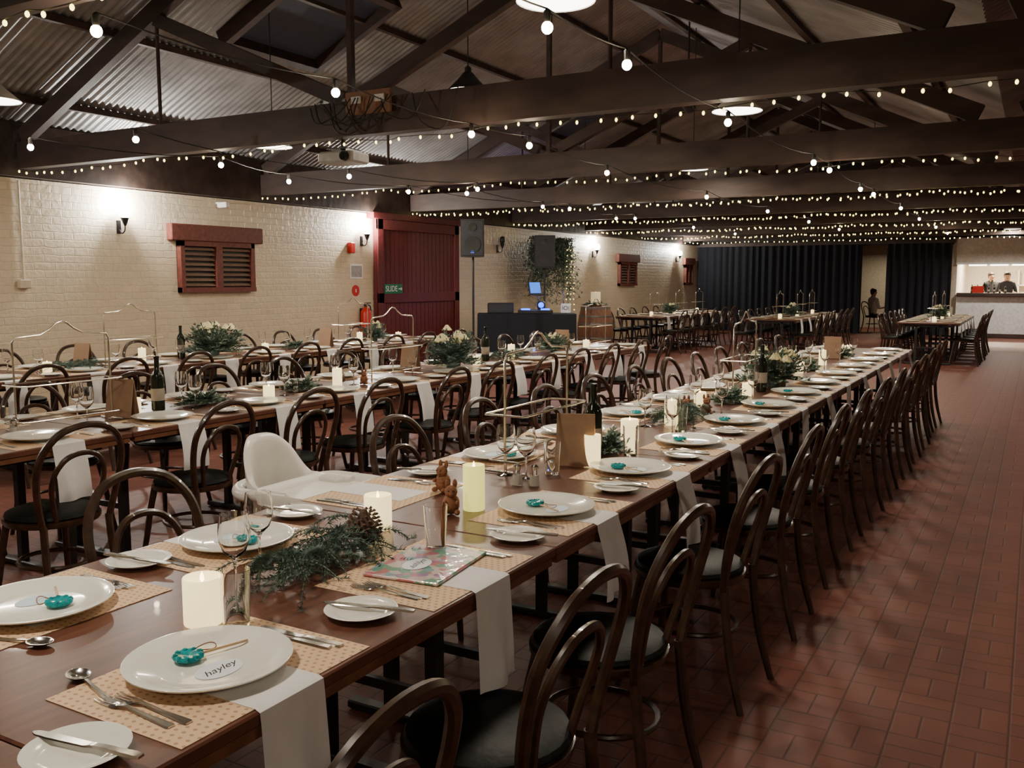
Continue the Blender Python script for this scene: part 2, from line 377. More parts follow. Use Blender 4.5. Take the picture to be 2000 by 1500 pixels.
# ------------------------------------------------------------ festoon bulbs
bulb_me = MB().sph((0, 0, -.028), .0235, Mbulb, 14, (1, 1, 1.08)).mesh('bulb')
sock_me = MB().lathe([(.012, -.008), (.015, 0), (.016, .035), (.006, .045)], Mwire, 8).mesh('socket')
WARM = (1, .80, .56)
ST = [[(-1.78, 2.6), (-1.76, 3.37), (-1.73, 4.12), (-1.78, 5.91), (-1.73, 8.26), (-1.72, 8.90), (-1.77, 10.91), (-1.74, 11.64), (-1.73, 14.05), (-1.76, 16.66), (-1.75, 19.4), (-1.75, 22)],
      [(-3.37, 2.51), (-3.34, 3.94), (-3.46, 5.50), (-3.37, 6.17), (-3.58, 8.08), (-3.55, 10.99), (-3.5, 13.7), (-3.5, 16.5), (-3.5, 19.3)],
      [(-5.68, 4.51), (-5.88, 7.11), (-5.46, 8.80), (-5.83, 9.16), (-5.81, 11.83), (-5.79, 14.22), (-5.8, 17.2), (-5.8, 20)],
      [(-6.70, 4.37), (-6.28, 5.86), (-6.72, 7.17), (-6.3, 8.66), (-5.97, 11.32), (-6.06, 14.07)]]
for s in ST:
    pts = []; P = [Vector((x, y, 2.575)) for x, y in s]
    for i in range(len(P)-1):
        for k in range(6):
            t = k/6; p = P[i].lerp(P[i+1], t); p.z -= .05*4*t*(1-t)*min(2.5, (P[i+1]-P[i]).length)*.5; pts.append(p)
    pts.append(P[-1])
    e = ob('festoon_light_string', MB().tube(pts, .004, Mwire, 5).mesh('festoon_wire'), label='festoon string with round warm bulbs hung under beams', category='string lights', group='festoon strings')
    for p in P:
        ob('bulb', bulb_me, (p.x, p.y, p.z-.045), 0, e); ob('socket', sock_me, (p.x, p.y, p.z-.045), 0, e)
        light('POINT', (p.x, p.y, p.z-.125), 3.4, WARM, .02)
# ------------------------------------------------------------ pendants
shade_o = MB().lathe([(.025, .15), (.05, .13), (.10, .08), (.185, .01), (.19, 0)], Mplastic, 28, cap=False).mesh('lamp_shade')
shade_b = MB().lathe([(.025, .17), (.05, .15), (.10, .09), (.185, .01), (.19, 0)], Mblack, 28, cap=False).mesh('lamp_shade')
shade_i = MB().lathe([(.184, .004), (.09, .055), (.001, .075)], Mwhitelit, 28, cap=False).mesh('reflector')
PND = [(-2.07, 4.05, 2.82), (-2.07, 7.1, 2.78), (-2.12, 10.4, 2.8), (-6.62, 6.85, 2.8), (-6.7, 4.1, 2.8), (-4.5, 7.1, 3.17), (-3.9, 11.5, 2.9), (-6.6, 10.4, 2.8), (-2.1, 13.9, 2.8), (-6.6, 14, 2.8), (-2.1, 17.2, 2.8), (-6.6, 17.2, 2.8), (-2.1, 20.5, 2.8), (-6.6, 20.5, 2.8), (-2.07, .75, 2.78), (-6.6, .75, 2.8), (3.5, 4, 2.8), (3.5, 11, 2.8), (3.5, 18, 2.8), (1.5, -1.5, 2.8)]  # pendants past the valley and behind the camera are unseen, added as fill
for i, (x, y, z) in enumerate(PND):
    xx = x if x < XV else x-(XV-XL)
    zr = ZE+SL*((XG-XL)-abs(xx-XG))
    sh = shade_b if i == 5 else shade_o
    thing('pendant_lamp', [('lamp_shade', sh), ('reflector', shade_i), ('cord', MB().tube([(0, 0, .14), (0, 0, zr-z-.01)], .005, Mwire, 6).mesh('cord')), ('lamp_holder', MB().lathe([(.03, .13), (.03, .2), (.01, .22)], Mblack, 12).mesh('lamp_holder'))],
          (x, y, z), 0, 'black conical pendant lamp hanging from roof' if i == 5 else 'white dome pendant lamp added to light the bar front', 'pendant lamp', 'pendant lamps')
    light('AREA', (x, y, z-.01), 26 if x < -6 else 38, (1, .87, .69), .34)
# ------------------------------------------------------------ wall fittings (normal +X)
def windowp(yc, wd, z0, z1, lint=True, n=1):
    mb = MB(); f = .06
    mb.box((.004, 0, (z0+z1)/2), (.008, wd, z1-z0), Mblack)  # black sheet painted in for the darkness behind the slats, no real opening
    for y in (-wd/2+f/2, wd/2-f/2): mb.box((.04, y, (z0+z1)/2), (.08, f, z1-z0), Mredwood)
    mb.box((.04, 0, (z0+z1)/2), (.082, .10, z1-z0), Mredwood)
    mb.box((.045, 0, z0+f/2), (.09, wd, f), Mredwood); mb.box((.04, 0, z1-f/2), (.08, wd, f), Mredwood)
    k = int((z1-z0-2*f)/.062)
    for i in range(k):
        z = z0+f+(i+.5)*(z1-z0-2*f)/k
        for sg in (-1, 1):
            mb.box((.035, sg*(wd/4), z), (.045, wd/2-.11, .009), Mslat, Matrix.Rotation(math.radians(35), 3, 'Y'))
    ob('window_%d' % n, mb.mesh('window', False), (XL, yc, 0), kind='structure')
    if lint:
        ob('trim_%d' % (30+n), MB().box((.05, 0, 0), (.1, wd+.28, .20), Mredwood, bev=.01).mesh('lintel', False), (XL, yc, z1+.10), kind='structure')
windowp(8.25, 1.2, 1.35, 1.97, n=1); windowp(21.57, 1.1, 1.36, 1.94, n=2); windowp(26.2, .6, 1.36, 1.94, n=3)
mb = MB(); mb.box((.05, 0, 1.23), (.06, 2.3, 2.44), Mred)
for i in range(20): mb.box((.083, -1.1+i*.116, 1.23), (.008, .106, 2.4), Mred)
for z, h in ((.12, .2), (1.22, .16), (2.36, .16)): mb.box((.1, 0, z), (.035, 2.3, h), Mred, bev=.006)
for y in (-1.08, 1.08): mb.box((.1, y, 1.23), (.035, .14, 2.42), Mred, bev=.006)
ob('door_1', mb.mesh('door', False), (XL, 12.55, 0), kind='structure')
ob('trim_40', MB().box((.07, 0, 0), (.14, 2.55, .09), Mred).mesh('door_track', False), (XL, 12.55, 2.49), kind='structure')
def sign(name, y, z, w_, h_, m, label, cat, kids=()):
    e = ob(name, MB().box((.006, 0, 0), (.012, w_, h_), m, bev=.002).mesh(name, False), (XL+(.118 if 11.4 < y < 13.7 else .0), y, z), label=label, category=cat)
    for k, me, l in kids:
        q = ob(k, me, l, 0, e); q.rotation_euler = (pi/2, 0, pi/2)
    return e
arrow = MB().add([(-.05, -.008, 0), (.01, -.008, 0), (.01, -.03, 0), (.05, 0, 0), (.01, .03, 0), (.01, .008, 0), (-.05, .008, 0)], [list(range(7))], Mwhite).mesh('arrow', False)
sign('slide_sign', 11.77, 1.36, .46, .15, Mgreen, 'green sliding door sign with white lettering and arrow', 'sign', [('lettering', text_mesh('SLIDE', .125, Mwhite), (.0135, -.06, 0)), ('arrow', arrow, (.0135, .17, 0))])
e = sign('notice_frame', 11.0, 1.63, .30, .22, Mwhite, 'small white framed notice on painted brick wall', 'notice')
ob('notice_sheet', MB().box((.013, 0, 0), (.002, .25, .17), mat('notice_paper', (.35, .33, .32), .5)).mesh('notice_sheet', False), parent=e)
e = ob('fire_sign', MB().lathe([(.085, 0), (.085, .008)], Mredp, 24).mesh('fire_sign'), (XL, 10.98, 1.34), rot=(0, pi/2, 0), label='round red fire extinguisher sign on brick wall', category='sign')
ob('symbol', MB().box((0, 0, .009), (.05, .02, .002), Mwhite).mesh('symbol', False), parent=e)
ob('alarm_box', MB().box((.04, 0, 0), (.08, .1, .16), Mredp, bev=.01).mesh('alarm_box', False), (XL, 10.85, 1.98), label='small red alarm box on brick wall', category='alarm')
body = MB().lathe([(.07, 0), (.085, .01), (.085, .38), (.07, .43), (.03, .46), (.025, .48)], Mredp, 20).mesh('cylinder_body')
valve = MB().box((0, 0, .50), (.04, .05, .05), Mblack).box((.0, .04, .53), (.02, .14, .015), Mblack).mesh('valve', False)
hose = MB().tube(crom([(0, .03, .5), (0, .1, .48), (0, .12, .35), (0, .1, .2)]), .01, Mblack).mesh('hose')
brk = MB().box((-.092, 0, .3), (.016, .06, .3), Mblack).mesh('wall_bracket', False)
thing('fire_extinguisher', [('cylinder_body', body), ('valve', valve, 'black valve and lever'), ('hose', hose, 'black rubber hose'), ('wall_bracket', brk)], (XL+.1, 11.1, .62), 0, 'red fire extinguisher mounted on painted brick wall', 'fire extinguisher')
thing('wall_conduit', [('conduit', MB().tube([(.02, 0, 1.5), (.02, 0, 2.5)], .012, Mcond).mesh('conduit')), ('socket_box', MB().box((.03, 0, 1.46), (.06, .13, .09), Mcond, bev=.008).mesh('socket_box', False))], (XL, 5.7, 0), 0, 'cream conduit with socket box on brick wall', 'conduit')
cb_ = MB().box((.12, 0, 0), (.16, .07, .07), Mplastic, bev=.01).mesh('camera_body', False); cm_ = MB().tube([(0, 0, .03), (.06, 0, .03), (.1, 0, .02)], .012, Mplastic).mesh('mount')
thing('security_camera', [('camera_body', cb_), ('mount', cm_)], (XL, 8.3, 2.43), 0, 'small white security camera on wall', 'security camera')
# sconces: slim black bracket and cup below, bright globe above
s_br = MB().box((.010, 0, -.13), (.02, .05, .15), Mblack, bev=.004).tube(crom([(.02, 0, -.16), (.06, 0, -.20), (.11, 0, -.17), (.12, 0, -.10)]), .007, Mblack).mesh('wall_bracket')
s_cage = MB().lathe([(.010, -.12), (.025, -.09), (.038, -.05), (.048, -.035), (.048, -.028)], Mblack, 10, (.12, 0, 0)).mesh('lantern_cup', False)
s_gl = MB().lathe([(.032, -.03), (.060, .0), (.068, .04), (.055, .085), (.02, .105)], Msconceglass, 14, (.12, 0, 0)).mesh('lamp_glass')
s_gl2 = MB().lathe([(.030, -.03), (.05, .0), (.055, .04), (.045, .085), (.02, .105)], Mblack, 14, (.12, 0, 0)).mesh('lamp_glass')
for y, on in ((6.86, 1), (11.13, 1), (15.2, 0), (19.53, 1), (25.2, 1), (1.8, 1)):
    thing('wall_sconce', [('wall_bracket', s_br), ('lantern_cup', s_cage), ('lamp_glass', s_gl if on else s_gl2)], (XL, y, 2.22), 0,
          'lit black bracket lantern with bright white glass' if on else 'unlit black bracket lantern on brick wall', 'wall lamp', 'wall lantern sconces')
    if on: light('POINT', (XL+.15, y, 2.22+.14), 125, (1, .97, .89), .03)
# ------------------------------------------------------------ curtains, doorway, bar
def curtain(xa, xb, name='stage_curtain'):
    n = int((xb-xa)/.03)
    def fn(u, v):
        x = xa+(xb-xa)*u; z = .02+2.46*v
        return (x, 27.0+.05*math.sin(x*32+.6*math.sin(x*7))*(1.1-.4*v), z)
    ob(name, MB().grid(fn, n, 4, Mcurtain).mesh('curtain'), label='floor length pleated black curtain', category='curtain', group='black curtains')
curtain(XL+.05, -6.6); curtain(-6.58, -4.25); curtain(-3.62, -2.0)
ob('trim_41', MB().box(((XL-1.95)/2, 27.0, 2.53), (-1.95-XL, .08, .1), Mbeam).mesh('pelmet', False), kind='structure')
S('wall_bar', MB().box((-1.93, 28.9, 1.3), (.1, 3.6, 2.6), Mbarwall).box((3.2, 27.1, 2.26), (10.2, .16, .68), Mbarwall))
S('trim_42', MB().box((3.2, 27.02, 1.93), (10.2, .05, .05), Mwhite))
ct = MB().box((3.2, 27.15, 1.12), (10.1, .7, .09), Mbeam, bev=.01).mesh('countertop', False)
cbf = MB().box((3.2, 27.2, .54), (10.1, .45, 1.06), Mbarfront).mesh('counter_front', False)
kick = MB().box((3.2, 26.96, .06), (10.1, .03, .1), Mbeam).mesh('kickboard', False)
thing('bar_counter', [('countertop', ct, 'dark timber countertop'), ('counter_front', cbf), ('kickboard', kick)], (0, 0, 0), 0, 'long pale bar counter with dark timber top', 'bar counter')
shelf = MB()
for z in (.9, 1.35): shelf.box((0, 0, z), (2.6, .25, .03), Mwhite)
for x in (-1.29, 1.29): shelf.box((x, 0, .9), (.03, .25, 1.8), Mwhite)
ob('bar_shelf', shelf.mesh('bar_shelf', False), (.8, 30.8, 0), label='white shelf unit behind the bar', category='shelf')
for x, y, e_, z in ((-.9, 28.6, 320, 2.5), (1.2, 28.6, 200, 2.5), (-3.8, 29.6, 26, 2.3)):
    light('AREA', (x, y, z), e_, (1, .84, .58), .3)
light('AREA', (-.6, 25.2, 2.7), 75, (1, .92, .8), .34); light('AREA', (2.5, 25.2, 2.7), 60, (1, .92, .8), .34)  # these lamps and the pendants around them are added to brighten the bar front
for x in (-.6, 2.5):
    thing('pendant_lamp', [('lamp_shade', shade_o), ('reflector', shade_i), ('cord', MB().tube([(0, 0, .14), (0, 0, .35)], .005, Mwire, 6).mesh('cord'))], (x, 25.2, 2.71), 0, 'white dome pendant lamp added to light the bar front', 'pendant lamp', 'pendant lamps')
tl = MB().tube([(-.3, 0, 0), (.3, 0, 0)], .04, Mwhitelit).mesh('fill_tube')
for x in (-1.4, -.9, -.4): ob('bar_fill_light', tl, (x, 27.24, 1.90), label='small warm strip light added to brighten the bar', category='light', group='added bar strip lights', scale=.7)  # glowing tubes added to make the bar opening brighter
S('trim_43', MB().box((3, 29, 2.62), (10, 3.6, .05), Mbarwall))
# ------------------------------------------------------------ chairs
def chair_parts():
    leg_f = lambda sg: MB().tube(crom([(.13, sg*.135, .43), (.155, sg*.15, .3), (.175, sg*.165, .15), (.20, sg*.185, 0)], 3), [.017, .0168, .0165, .016, .0157, .0153, .015, .014, .013, .012], Mchair, 8).mesh('leg')
    leg_b = lambda sg: MB().tube(crom([(-.188, sg*.155, .44), (-.20, sg*.158, .3), (-.225, sg*.165, .15), (-.265, sg*.175, 0)], 3), [.0165]*6+[.0155, .0145, .0135, .013], Mchair, 8).mesh('leg')
    h = [(-.188, .155, .42), (-.20, .178, .52), (-.222, .196, .63), (-.245, .197, .72), (-.268, .17, .795), (-.288, .105, .858), (-.295, 0, .880)]
    h = h+[(x, -y, z) for x, y, z in h[-2::-1]]
    hoop = MB().tube(crom(h, 4), .0155, Mchair, 8).mesh('backrest')
    q = [(-.17, .085, .45), (-.188, .105, .53), (-.21, .122, .61), (-.232, .112, .68), (-.25, .068, .735), (-.256, 0, .752)]
    q = q+[(x, -y, z) for x, y, z in q[-2::-1]]
    inner = MB().tube(crom(q, 4), .012, Mchair, 8).mesh('inner_hoop')
    rim = MB().lathe([(.17, .418), (.2, .42), (.205, .43), (.205, .444), (.19, .448)], Mchair, 28).mesh('seat_rim')
    seat = MB().lathe([(.192, .449), (.198, .456), (.192, .468), (.16, .478), (.09, .484), (.01, .486)], Mvinyl, 28).mesh('seat')
    ring = MB().tube([(.168*math.cos(2*pi*i/24)-.012, .153*math.sin(2*pi*i/24), .235) for i in range(24)], .0095, Mchair, 7, True).mesh('brace_ring')
    return [('seat', seat, 'round black vinyl seat pad'), ('seat_rim', rim), ('backrest', hoop), ('inner_hoop', inner), ('leg', leg_f(1)), ('leg', leg_f(-1)), ('leg', leg_b(1)), ('leg', leg_b(-1)), ('brace_ring', ring)]
CP = chair_parts()
allc = MB()
for p in CP:
    me = p[1]; o_ = len(allc.v); allc.v += [tuple(v.co) for v in me.vertices]
    for f in me.polygons: allc.f.append([o_+k for k in f.vertices]); allc.m.append(allc.mi(me.materials[0]))
chair_one = allc.mesh('dining_chair')
def chair(x, y, face, full=True, g='bentwood dining chairs'):
    rz = (0 if face > 0 else pi)+random.uniform(-.06, .06); x += random.uniform(-.015, .015); y += random.uniform(-.02, .02)
    L = 'dark bentwood chair with double hoop back and black seat'
    if full: thing('dining_chair', CP, (x, y, 0), rz, L, 'chair', g)
    else: ob('dining_chair', chair_one, (x, y, 0), rz, None, L, 'chair', None, g)
# ------------------------------------------------------------ tables
def table_parts(L, W=1.02):
    top = MB().box((0, 0, .736), (W, L-.004, .028), Mtable, bev=.004).mesh('tabletop', False)
    P = [('tabletop', top)]
    for sg in (-1, 1): P.append(('edge_band', MB().box((sg*(W/2-.02), 0, .711), (.03, L-.03, .022), Medge).mesh('edge_band', False)))
    fr = MB()
    for sg in (-1, 1): fr.box((sg*(W/2-.12), 0, .69), (.025, L-.2, .04), Mblack)
    for sg in (-1, 1): fr.box((0, sg*(L/2-.16), .69), (W-.2, .04, .04), Mblack)
    P.append(('frame', fr.mesh('frame', False), 'black steel underframe'))
    for sg in (-1, 1):
        y = sg*(L/2-.16)
        l = MB().box((.2, y, .355), (.04, .04, .67), Mblack).box((-.2, y, .355), (.04, .04, .67), Mblack).box((0, y, .02), (.76, .05, .03), Mblack, bev=.005).box((0, y, .3), (.4, .02, .03), Mblack)
        P.append(('leg', l.mesh('leg', False), 'black steel trestle leg'))
    return P
TP = table_parts(1.42)
def table_run(xc, y0, n):
    for i in range(n):
        thing('dining_table', TP, (xc, y0+1.42*(i+.5), 0), 0, 'dark varnished timber dining table on black steel legs', 'table', 'banquet tables')
X1, X2, X3 = -1.65, -4.37, -7.1
table_run(X1, -.59, 8); table_run(X2, 1.55, 6); table_run(X3, 3.0, 5)
for xc in (X1, X2-.05, X3): table_run(xc, 17.7, 3)
for i, y in enumerate([1.06, 1.74, 2.38, 3.22, 3.98, 4.70, 5.42, 6.13, 6.84, 7.55, 8.26, 8.97, 9.68, 10.38]): chair(-1.07, y, -1)
for y in [1.92, 3.30, 4.03, 4.74, 5.45, 6.16, 6.87, 7.58, 8.29, 9.0, 9.71, 10.4]: chair(-2.22, y, 1)
for y in [2.52, 3.3, 3.97, 4.6, 5.4, 6.1, 6.8, 7.5, 8.2, 8.95, 9.7]: chair(X2+.55, y, -1)
for y in [2.62, 3.33, 4.04, 4.75, 5.46, 6.17, 6.88, 7.59, 8.3, 9.0, 9.7]: chair(X2-.56, y, 1)
for y in [4.1, 4.8, 5.5, 6.2, 6.9, 7.6, 8.3, 9.0, 9.7]: chair(X3+.56, y, -1)
for y in [4.1, 4.8, 5.5, 6.2, 6.9, 7.6, 8.3, 9.0, 9.7]: chair(X3-.56, y, 1)
for xc in (X1, X2-.05, X3):
    for k in range(6):
        chair(xc+.58, 18.06+.71*k, -1, False); chair(xc-.58, 18.06+.71*k, 1, False)
# ------------------------------------------------------------ tableware
plate = MB().lathe([(.001, .003), (.085, .003), (.09, .0), (.097, .003), (.135, .014), (.158, .021), (.159, .024), (.155, .0245), (.13, .018), (.10, .0095), (.09, .008), (.001, .008)], Mchina, 48, cap=False).mesh('dinner_plate')
splate = MB().lathe([(.001, .002), (.045, .002), (.05, .0), (.055, .003), (.08, .012), (.083, .0145), (.08, .0155), (.056, .007), (.05, .0065), (.001, .0065)], Mchina, 36, cap=False).mesh('side_plate')
matme = MB().box((-.025, 0, .0005), (.355, .48, .001), Mdots).mesh('placemat', False)
def napmesh(drop, seed):
    random.seed(seed); a = random.uniform(-.012, .012); bb = random.uniform(0, .02)
    pth = [(.10, .0012), (-.0, .0012), (-.15, .0012), (-.205, .0014), (-.2165, -.003), (-.2185, -.02)]
    for k in range(1, 9): t = k/8; pth.append((-.2185-.02*t-bb*math.sin(t*2.5), -.02-drop*t))
    def fn(u, v):
        i = v*(len(pth)-1); k = min(int(i), len(pth)-2); f = i-k
        x = pth[k][0]*(1-f)+pth[k+1][0]*f; z = pth[k][1]*(1-f)+pth[k+1][1]*f; dz = max(0, -z-.02)
        return (x-.015*dz/.25*math.sin(u*7+seed), (u-.5)*.165+a*dz*10*.4, z)
    return MB().grid(fn, 10, len(pth)-1, Mnap).mesh('napkin')
NAPS = [napmesh(d, s) for d, s in ((.25, 1), (.22, 2), (.245, 3), (.24, 4))]
random.seed(11)
def strip(secs, m=None):
    vs = []; fs = []
    for x, hw, z, t in secs: vs += [(x, -hw, z), (x, hw, z), (x, hw*.8, z+t), (x, -hw*.8, z+t)]
    for i in range(len(secs)-1):
        for k in range(4): l = (k+1) % 4; fs.append([i*4+k, i*4+l, (i+1)*4+l, (i+1)*4+k])
    n_ = len(secs)-1; fs += [[3, 2, 1, 0], [n_*4, n_*4+1, n_*4+2, n_*4+3]]
    return vs, fs
def fork_me():
    mb = MB(); mb.add(*strip([(-.1, .008, 0, .003), (-.095, .0095, 0, .003), (-.03, .005, .002, .003), (.02, .003, .006, .003), (.035, .009, .005, .002), (.045, .0125, .003, .002), (.055, .0125, .002, .002)]), Msteel)
    for k in range(4):
        y = -.0105+.007*k; vs, fs = strip([(.054, .0022, .002, .002), (.08, .002, .001, .002), (.098, .0012, .004, .0015)]); mb.add([(a, b+y, c) for a, b, c in vs], fs, Msteel)
    return mb.mesh('fork')
fork = fork_me()
knife = MB().add(*strip([(-.11, .007, 0, .004), (-.1, .009, 0, .005), (-.02, .0065, 0, .005), (-.01, .006, 0, .004), (0, .009, 0, .002), (.08, .0105, 0, .0018), (.105, .008, 0, .0015), (.115, .002, 0, .0015)]), Msteel).mesh('table_knife')
spoon = MB().add(*strip([(-.1, .008, 0, .003), (-.095, .009, 0, .003), (-.03, .005, .002, .003), (.03, .003, .006, .003), (.045, .004, .005, .002)]), Msteel).lathe([(.0005, .0), (.012, .001), (.019, .005), (.022, .0095), (.0205, .0095), (.017, .006), (.01, .003), (.0005, .002)], Msteel, 16, (.066, 0, 0), cap=False, sx=1.35).mesh('dessert_spoon')
tag = MB().lathe([(.048, 0), (.048, .0006)], Mtag, 28, sx=.66, sy=1.).mesh('name_tag', False)
tagw = MB().lathe([(.050, 0), (.050, .0006)], Mtagw, 28, sx=.70, sy=1.).mesh('name_tag', False)
def tag_text(t): return text_mesh(t, .030, Mink, .55, .0001)
candy = MB().lathe([(.01, .0), (.026, .003), (.030, .008), (.026, .014), (.012, .012), (.001, .009)], Mteal, 14)
for k in range(9): a = k*.698; candy.sph((.024*math.cos(a), .024*math.sin(a), .010), .007, Mteal, 7)
candy = candy.mesh('candy')
stick = MB().tube([(.02, 0, .007), (.125, 0, .006)], .0026, Mstick, 6).mesh('stick')
ribbon = MB().tube([(.045+.026*math.cos(2*pi*i/20), .03+.014*math.sin(2*pi*i/20), .004+.003*math.sin(4*pi*i/20)) for i in range(20)], .0012, Mply, 5, True).mesh('ribbon')
TZ = .7505
def put(name, me, fr, x, y, z, rz, label, cat, group, rot=None):
    ox, oy, r = fr; c, s = math.cos(r), math.sin(r)
    return ob(name, me, (ox+c*x-s*y, oy+s*x+c*y, z), r+rz, None, label, cat, None, group)
def setting(px, py, side, detail=2, plate_on=True, names=None):
    fr = (px, py, pi if side == 'R' else 0); j = random.uniform
    put('placemat', matme, fr, 0, 0, TZ, j(-.02, .02), 'kraft paper placemat printed with small brown dots', 'placemat', 'placemats')
    put('napkin', random.choice(NAPS), fr, 0, 0, TZ+.0006, 0, 'white paper napkin draped over the table edge', 'napkin', 'draped napkins')
    if plate_on: put('dinner_plate', plate, fr, 0, j(-.008, .008), TZ+.0024, 0, 'large round white dinner plate on placemat', 'plate', 'dinner plates')
    if detail >= 1:
        put('side_plate', splate, fr, -.08+j(-.01, .01), .335, TZ+.0012, 0, 'small white side plate beside placemat', 'plate', 'side plates')
        put('fork', fork, fr, -.03, .195, TZ+.0012, j(-.06, .06), 'stainless steel dinner fork', 'fork', 'forks')
        put('table_knife', knife, fr, -.03, -.185, TZ+.0012, j(-.06, .06), 'stainless steel table knife', 'knife', 'table knives')
    if detail >= 2:
        put('fork', fork, fr, -.045, .172, TZ+.0012, j(-.08, .04), 'stainless steel dinner fork', 'fork', 'forks')
        put('table_knife', knife, fr, -.045, -.208, TZ+.0012, j(-.05, .05), 'stainless steel table knife', 'knife', 'table knives')
        put('butter_knife', knife, fr, -.085, .325, TZ+.0170, j(.1, .35), 'stainless steel butter knife lying on side plate', 'knife', 'butter knives')
        if plate_on:
            a = j(-.5, .5)
            t = put('name_tag', tagw if names else tag, fr, -.032+j(-.008, .008), .01, TZ+.0110, a*.3, 'pale blue oval name tag on plate', 'name tag', 'name tags')
            if names: ob('lettering', tag_text(names), (0, 0, .0008), -pi/2, t)
            l = put('lollipop', None, fr, .045, j(.0, .02), TZ+.0118, (-2.1 if names else 2.6)+j(-.3, .3), 'glittery teal lollipop on a pale wooden stick', 'lollipop', 'lollipops'); l.empty_display_size = .02
            ob('candy', candy, parent=l); ob('stick', stick, parent=l); ob('ribbon', ribbon, parent=l)
for k in range(14):
    y = 1.19+.71*k
    setting(-1.355, y, 'R', 2 if k < 8 else 1, plate_on=(k != 1), names={0: 'hayley'}.get(k))
yl = [1.23, 1.82, 2.55]+[3.3+.71*k for k in range(11)]
for k, y in enumerate(yl): setting(-1.945, y, 'L', 2 if k < 6 else 1, plate_on=(k != 2))
for k in range(11):
    setting(X2+.295, 2.62+.71*k, 'R', 1); setting(X2-.295, 2.62+.71*k, 'L', 1)
for k in range(9):
    setting(X3+.295, 4.07+.71*k, 'R', 1); setting(X3-.295, 4.07+.71*k, 'L', 1)
for xc in (X1, X2-.05, X3):
    for k in range(6):
        setting(xc+.295, 18.06+.71*k, 'R', 0); setting(xc-.295, 18.06+.71*k, 'L', 0)
for x, y, r in ((-1.47, 1.02, 2.9), (-1.81, 1.08, .25)):
    ob('dessert_spoon', spoon, (x, y, TZ+.0012), r, None, 'stainless steel dessert spoon', 'spoon', None, 'spoons')
gift = ob('gift_book', MB().box((0, 0, .004), (.215, .29, .008), Mgift, bev=.002).mesh('gift_book', False), (-1.36, 1.93, TZ+.0028), .12, None, 'flat book in clear wrapping with patterned cover', 'book')
t = ob('name_tag', tagw, (-1.37, 1.9, TZ+.0114), pi+.1, None, 'white oval name tag on wrapped book', 'name tag', None, 'name tags')
ob('lettering', tag_text('ashlyn'), (0, 0, .0008), -pi/2, t)
# glassware
wg = MB().lathe([(.001, .001), (.034, .0), (.035, .002), (.008, .006), (.004, .012), (.0037, .075), (.008, .085), (.028, .105), (.037, .13), (.038, .155), (.033, .195), (.0318, .195), (.0365, .155), (.0355, .131), (.027, .107), (.006, .09), (.001, .0885)], Mglass, 24, cap=False).mesh('wine_glass')
tum = MB().lathe([(.001, .0), (.026, .0), (.028, .003), (.034, .13), (.0325, .13), (.0265, .012), (.001, .010)], Mglass, 24, cap=False).mesh('tumbler')
def wglass(x, y): ob('wine_glass', wg, (x, y, TZ), 0, None, 'clear stemmed wine glass on table', 'wine glass', None, 'wine glasses')
def tglass(x, y): ob('tumbler', tum, (x, y, TZ), 0, None, 'clear straight glass tumbler on table', 'glass', None, 'tumblers')
for x, y in ((-1.64, 1.53), (-1.75, 1.72), (-1.75, 3.02), (-1.65, 3.0), (-1.72, 3.72), (-1.5, 4.2), (-1.72, 4.4), (-1.5, 5.0), (-1.72, 5.2)): wglass(x, y)
for x, y in ((-1.47, 1.37), (-1.42, 2.06), (-1.60, 3.12), (-1.48, 3.62), (-1.5, 4.32)): tglass(x, y)
for k in range(6): wglass(-1.5+random.uniform(-.02, .02), 5.7+.71*k); wglass(-1.80+random.uniform(-.02, .02), 5.9+.71*k)
for k in range(10): wglass(X2+.12+random.uniform(-.02, .02), 2.3+.71*k); wglass(X2-.15, 2.42+.71*k)
for k in range(8): wglass(X3+.12+random.uniform(-.02, .02), 3.8+.71*k); wglass(X3-.15, 4.42+.71*k)
# candles
def candle_parts(r, h, m):
    b = MB().lathe([(r*.97, 0), (r, .004), (r, h-.004), (r*.96, h), (r*.82, h-.004), (r*.6, h-.012), (.001, h-.014)], m, 24).mesh('wax_body')
    f = MB().lathe([(.001, 0), (.005, .006), (.004, .014), (.0008, .024)], Mflame, 8, (0, 0, h-.013)).mesh('flame')
    return [('wax_body', b), ('flame', f, 'tiny flickering flame tip')]
CD = {0: candle_parts(.042, .105, Mwax), 1: candle_parts(.036, .15, Mwaxg), 2: candle_parts(.034, .13, Mwax), 3: candle_parts(.036, .085, Mwax)}
def candle(x, y, k, z=TZ): thing('pillar_candle', CD[k], (x, y, z), 0, {0: 'wide ivory pillar candle glowing warm', 1: 'tall yellowish lit pillar candle', 2: 'slim ivory lit pillar candle', 3: 'short ivory lit pillar candle'}[k], 'candle', 'pillar candles')
for x, y, k in ((-1.555, 1.355, 0), (-1.70, 2.16, 0), (-1.57, 2.50, 1), (-1.53, 3.34, 2), (-1.62, 3.95, 0), (-1.62, 4.51, 2), (-1.72, 5.29, 3), (-1.6, 5.9, 3), (-1.62, 6.8, 2), (-1.65, 7.6, 3), (-1.62, 8.4, 2), (-1.65, 9.8, 3), (-4.20, 4.25, 3), (-4.27, 4.99, 2), (-4.42, 3.42, 3), (-4.3, 6.9, 3), (-4.4, 7.7, 2), (-4.35, 9.3, 3), (-7.0, 4.6, 3), (-7.1, 5.6, 2), (-7.05, 7.1, 3), (-7.0, 8.6, 2), (-7.1, 9.5, 3)): candle(x, y, k)
for xc in (X1, X2-.05, X3):
    for k in range(3): candle(xc+.05, 18.3+1.5*k, 3)
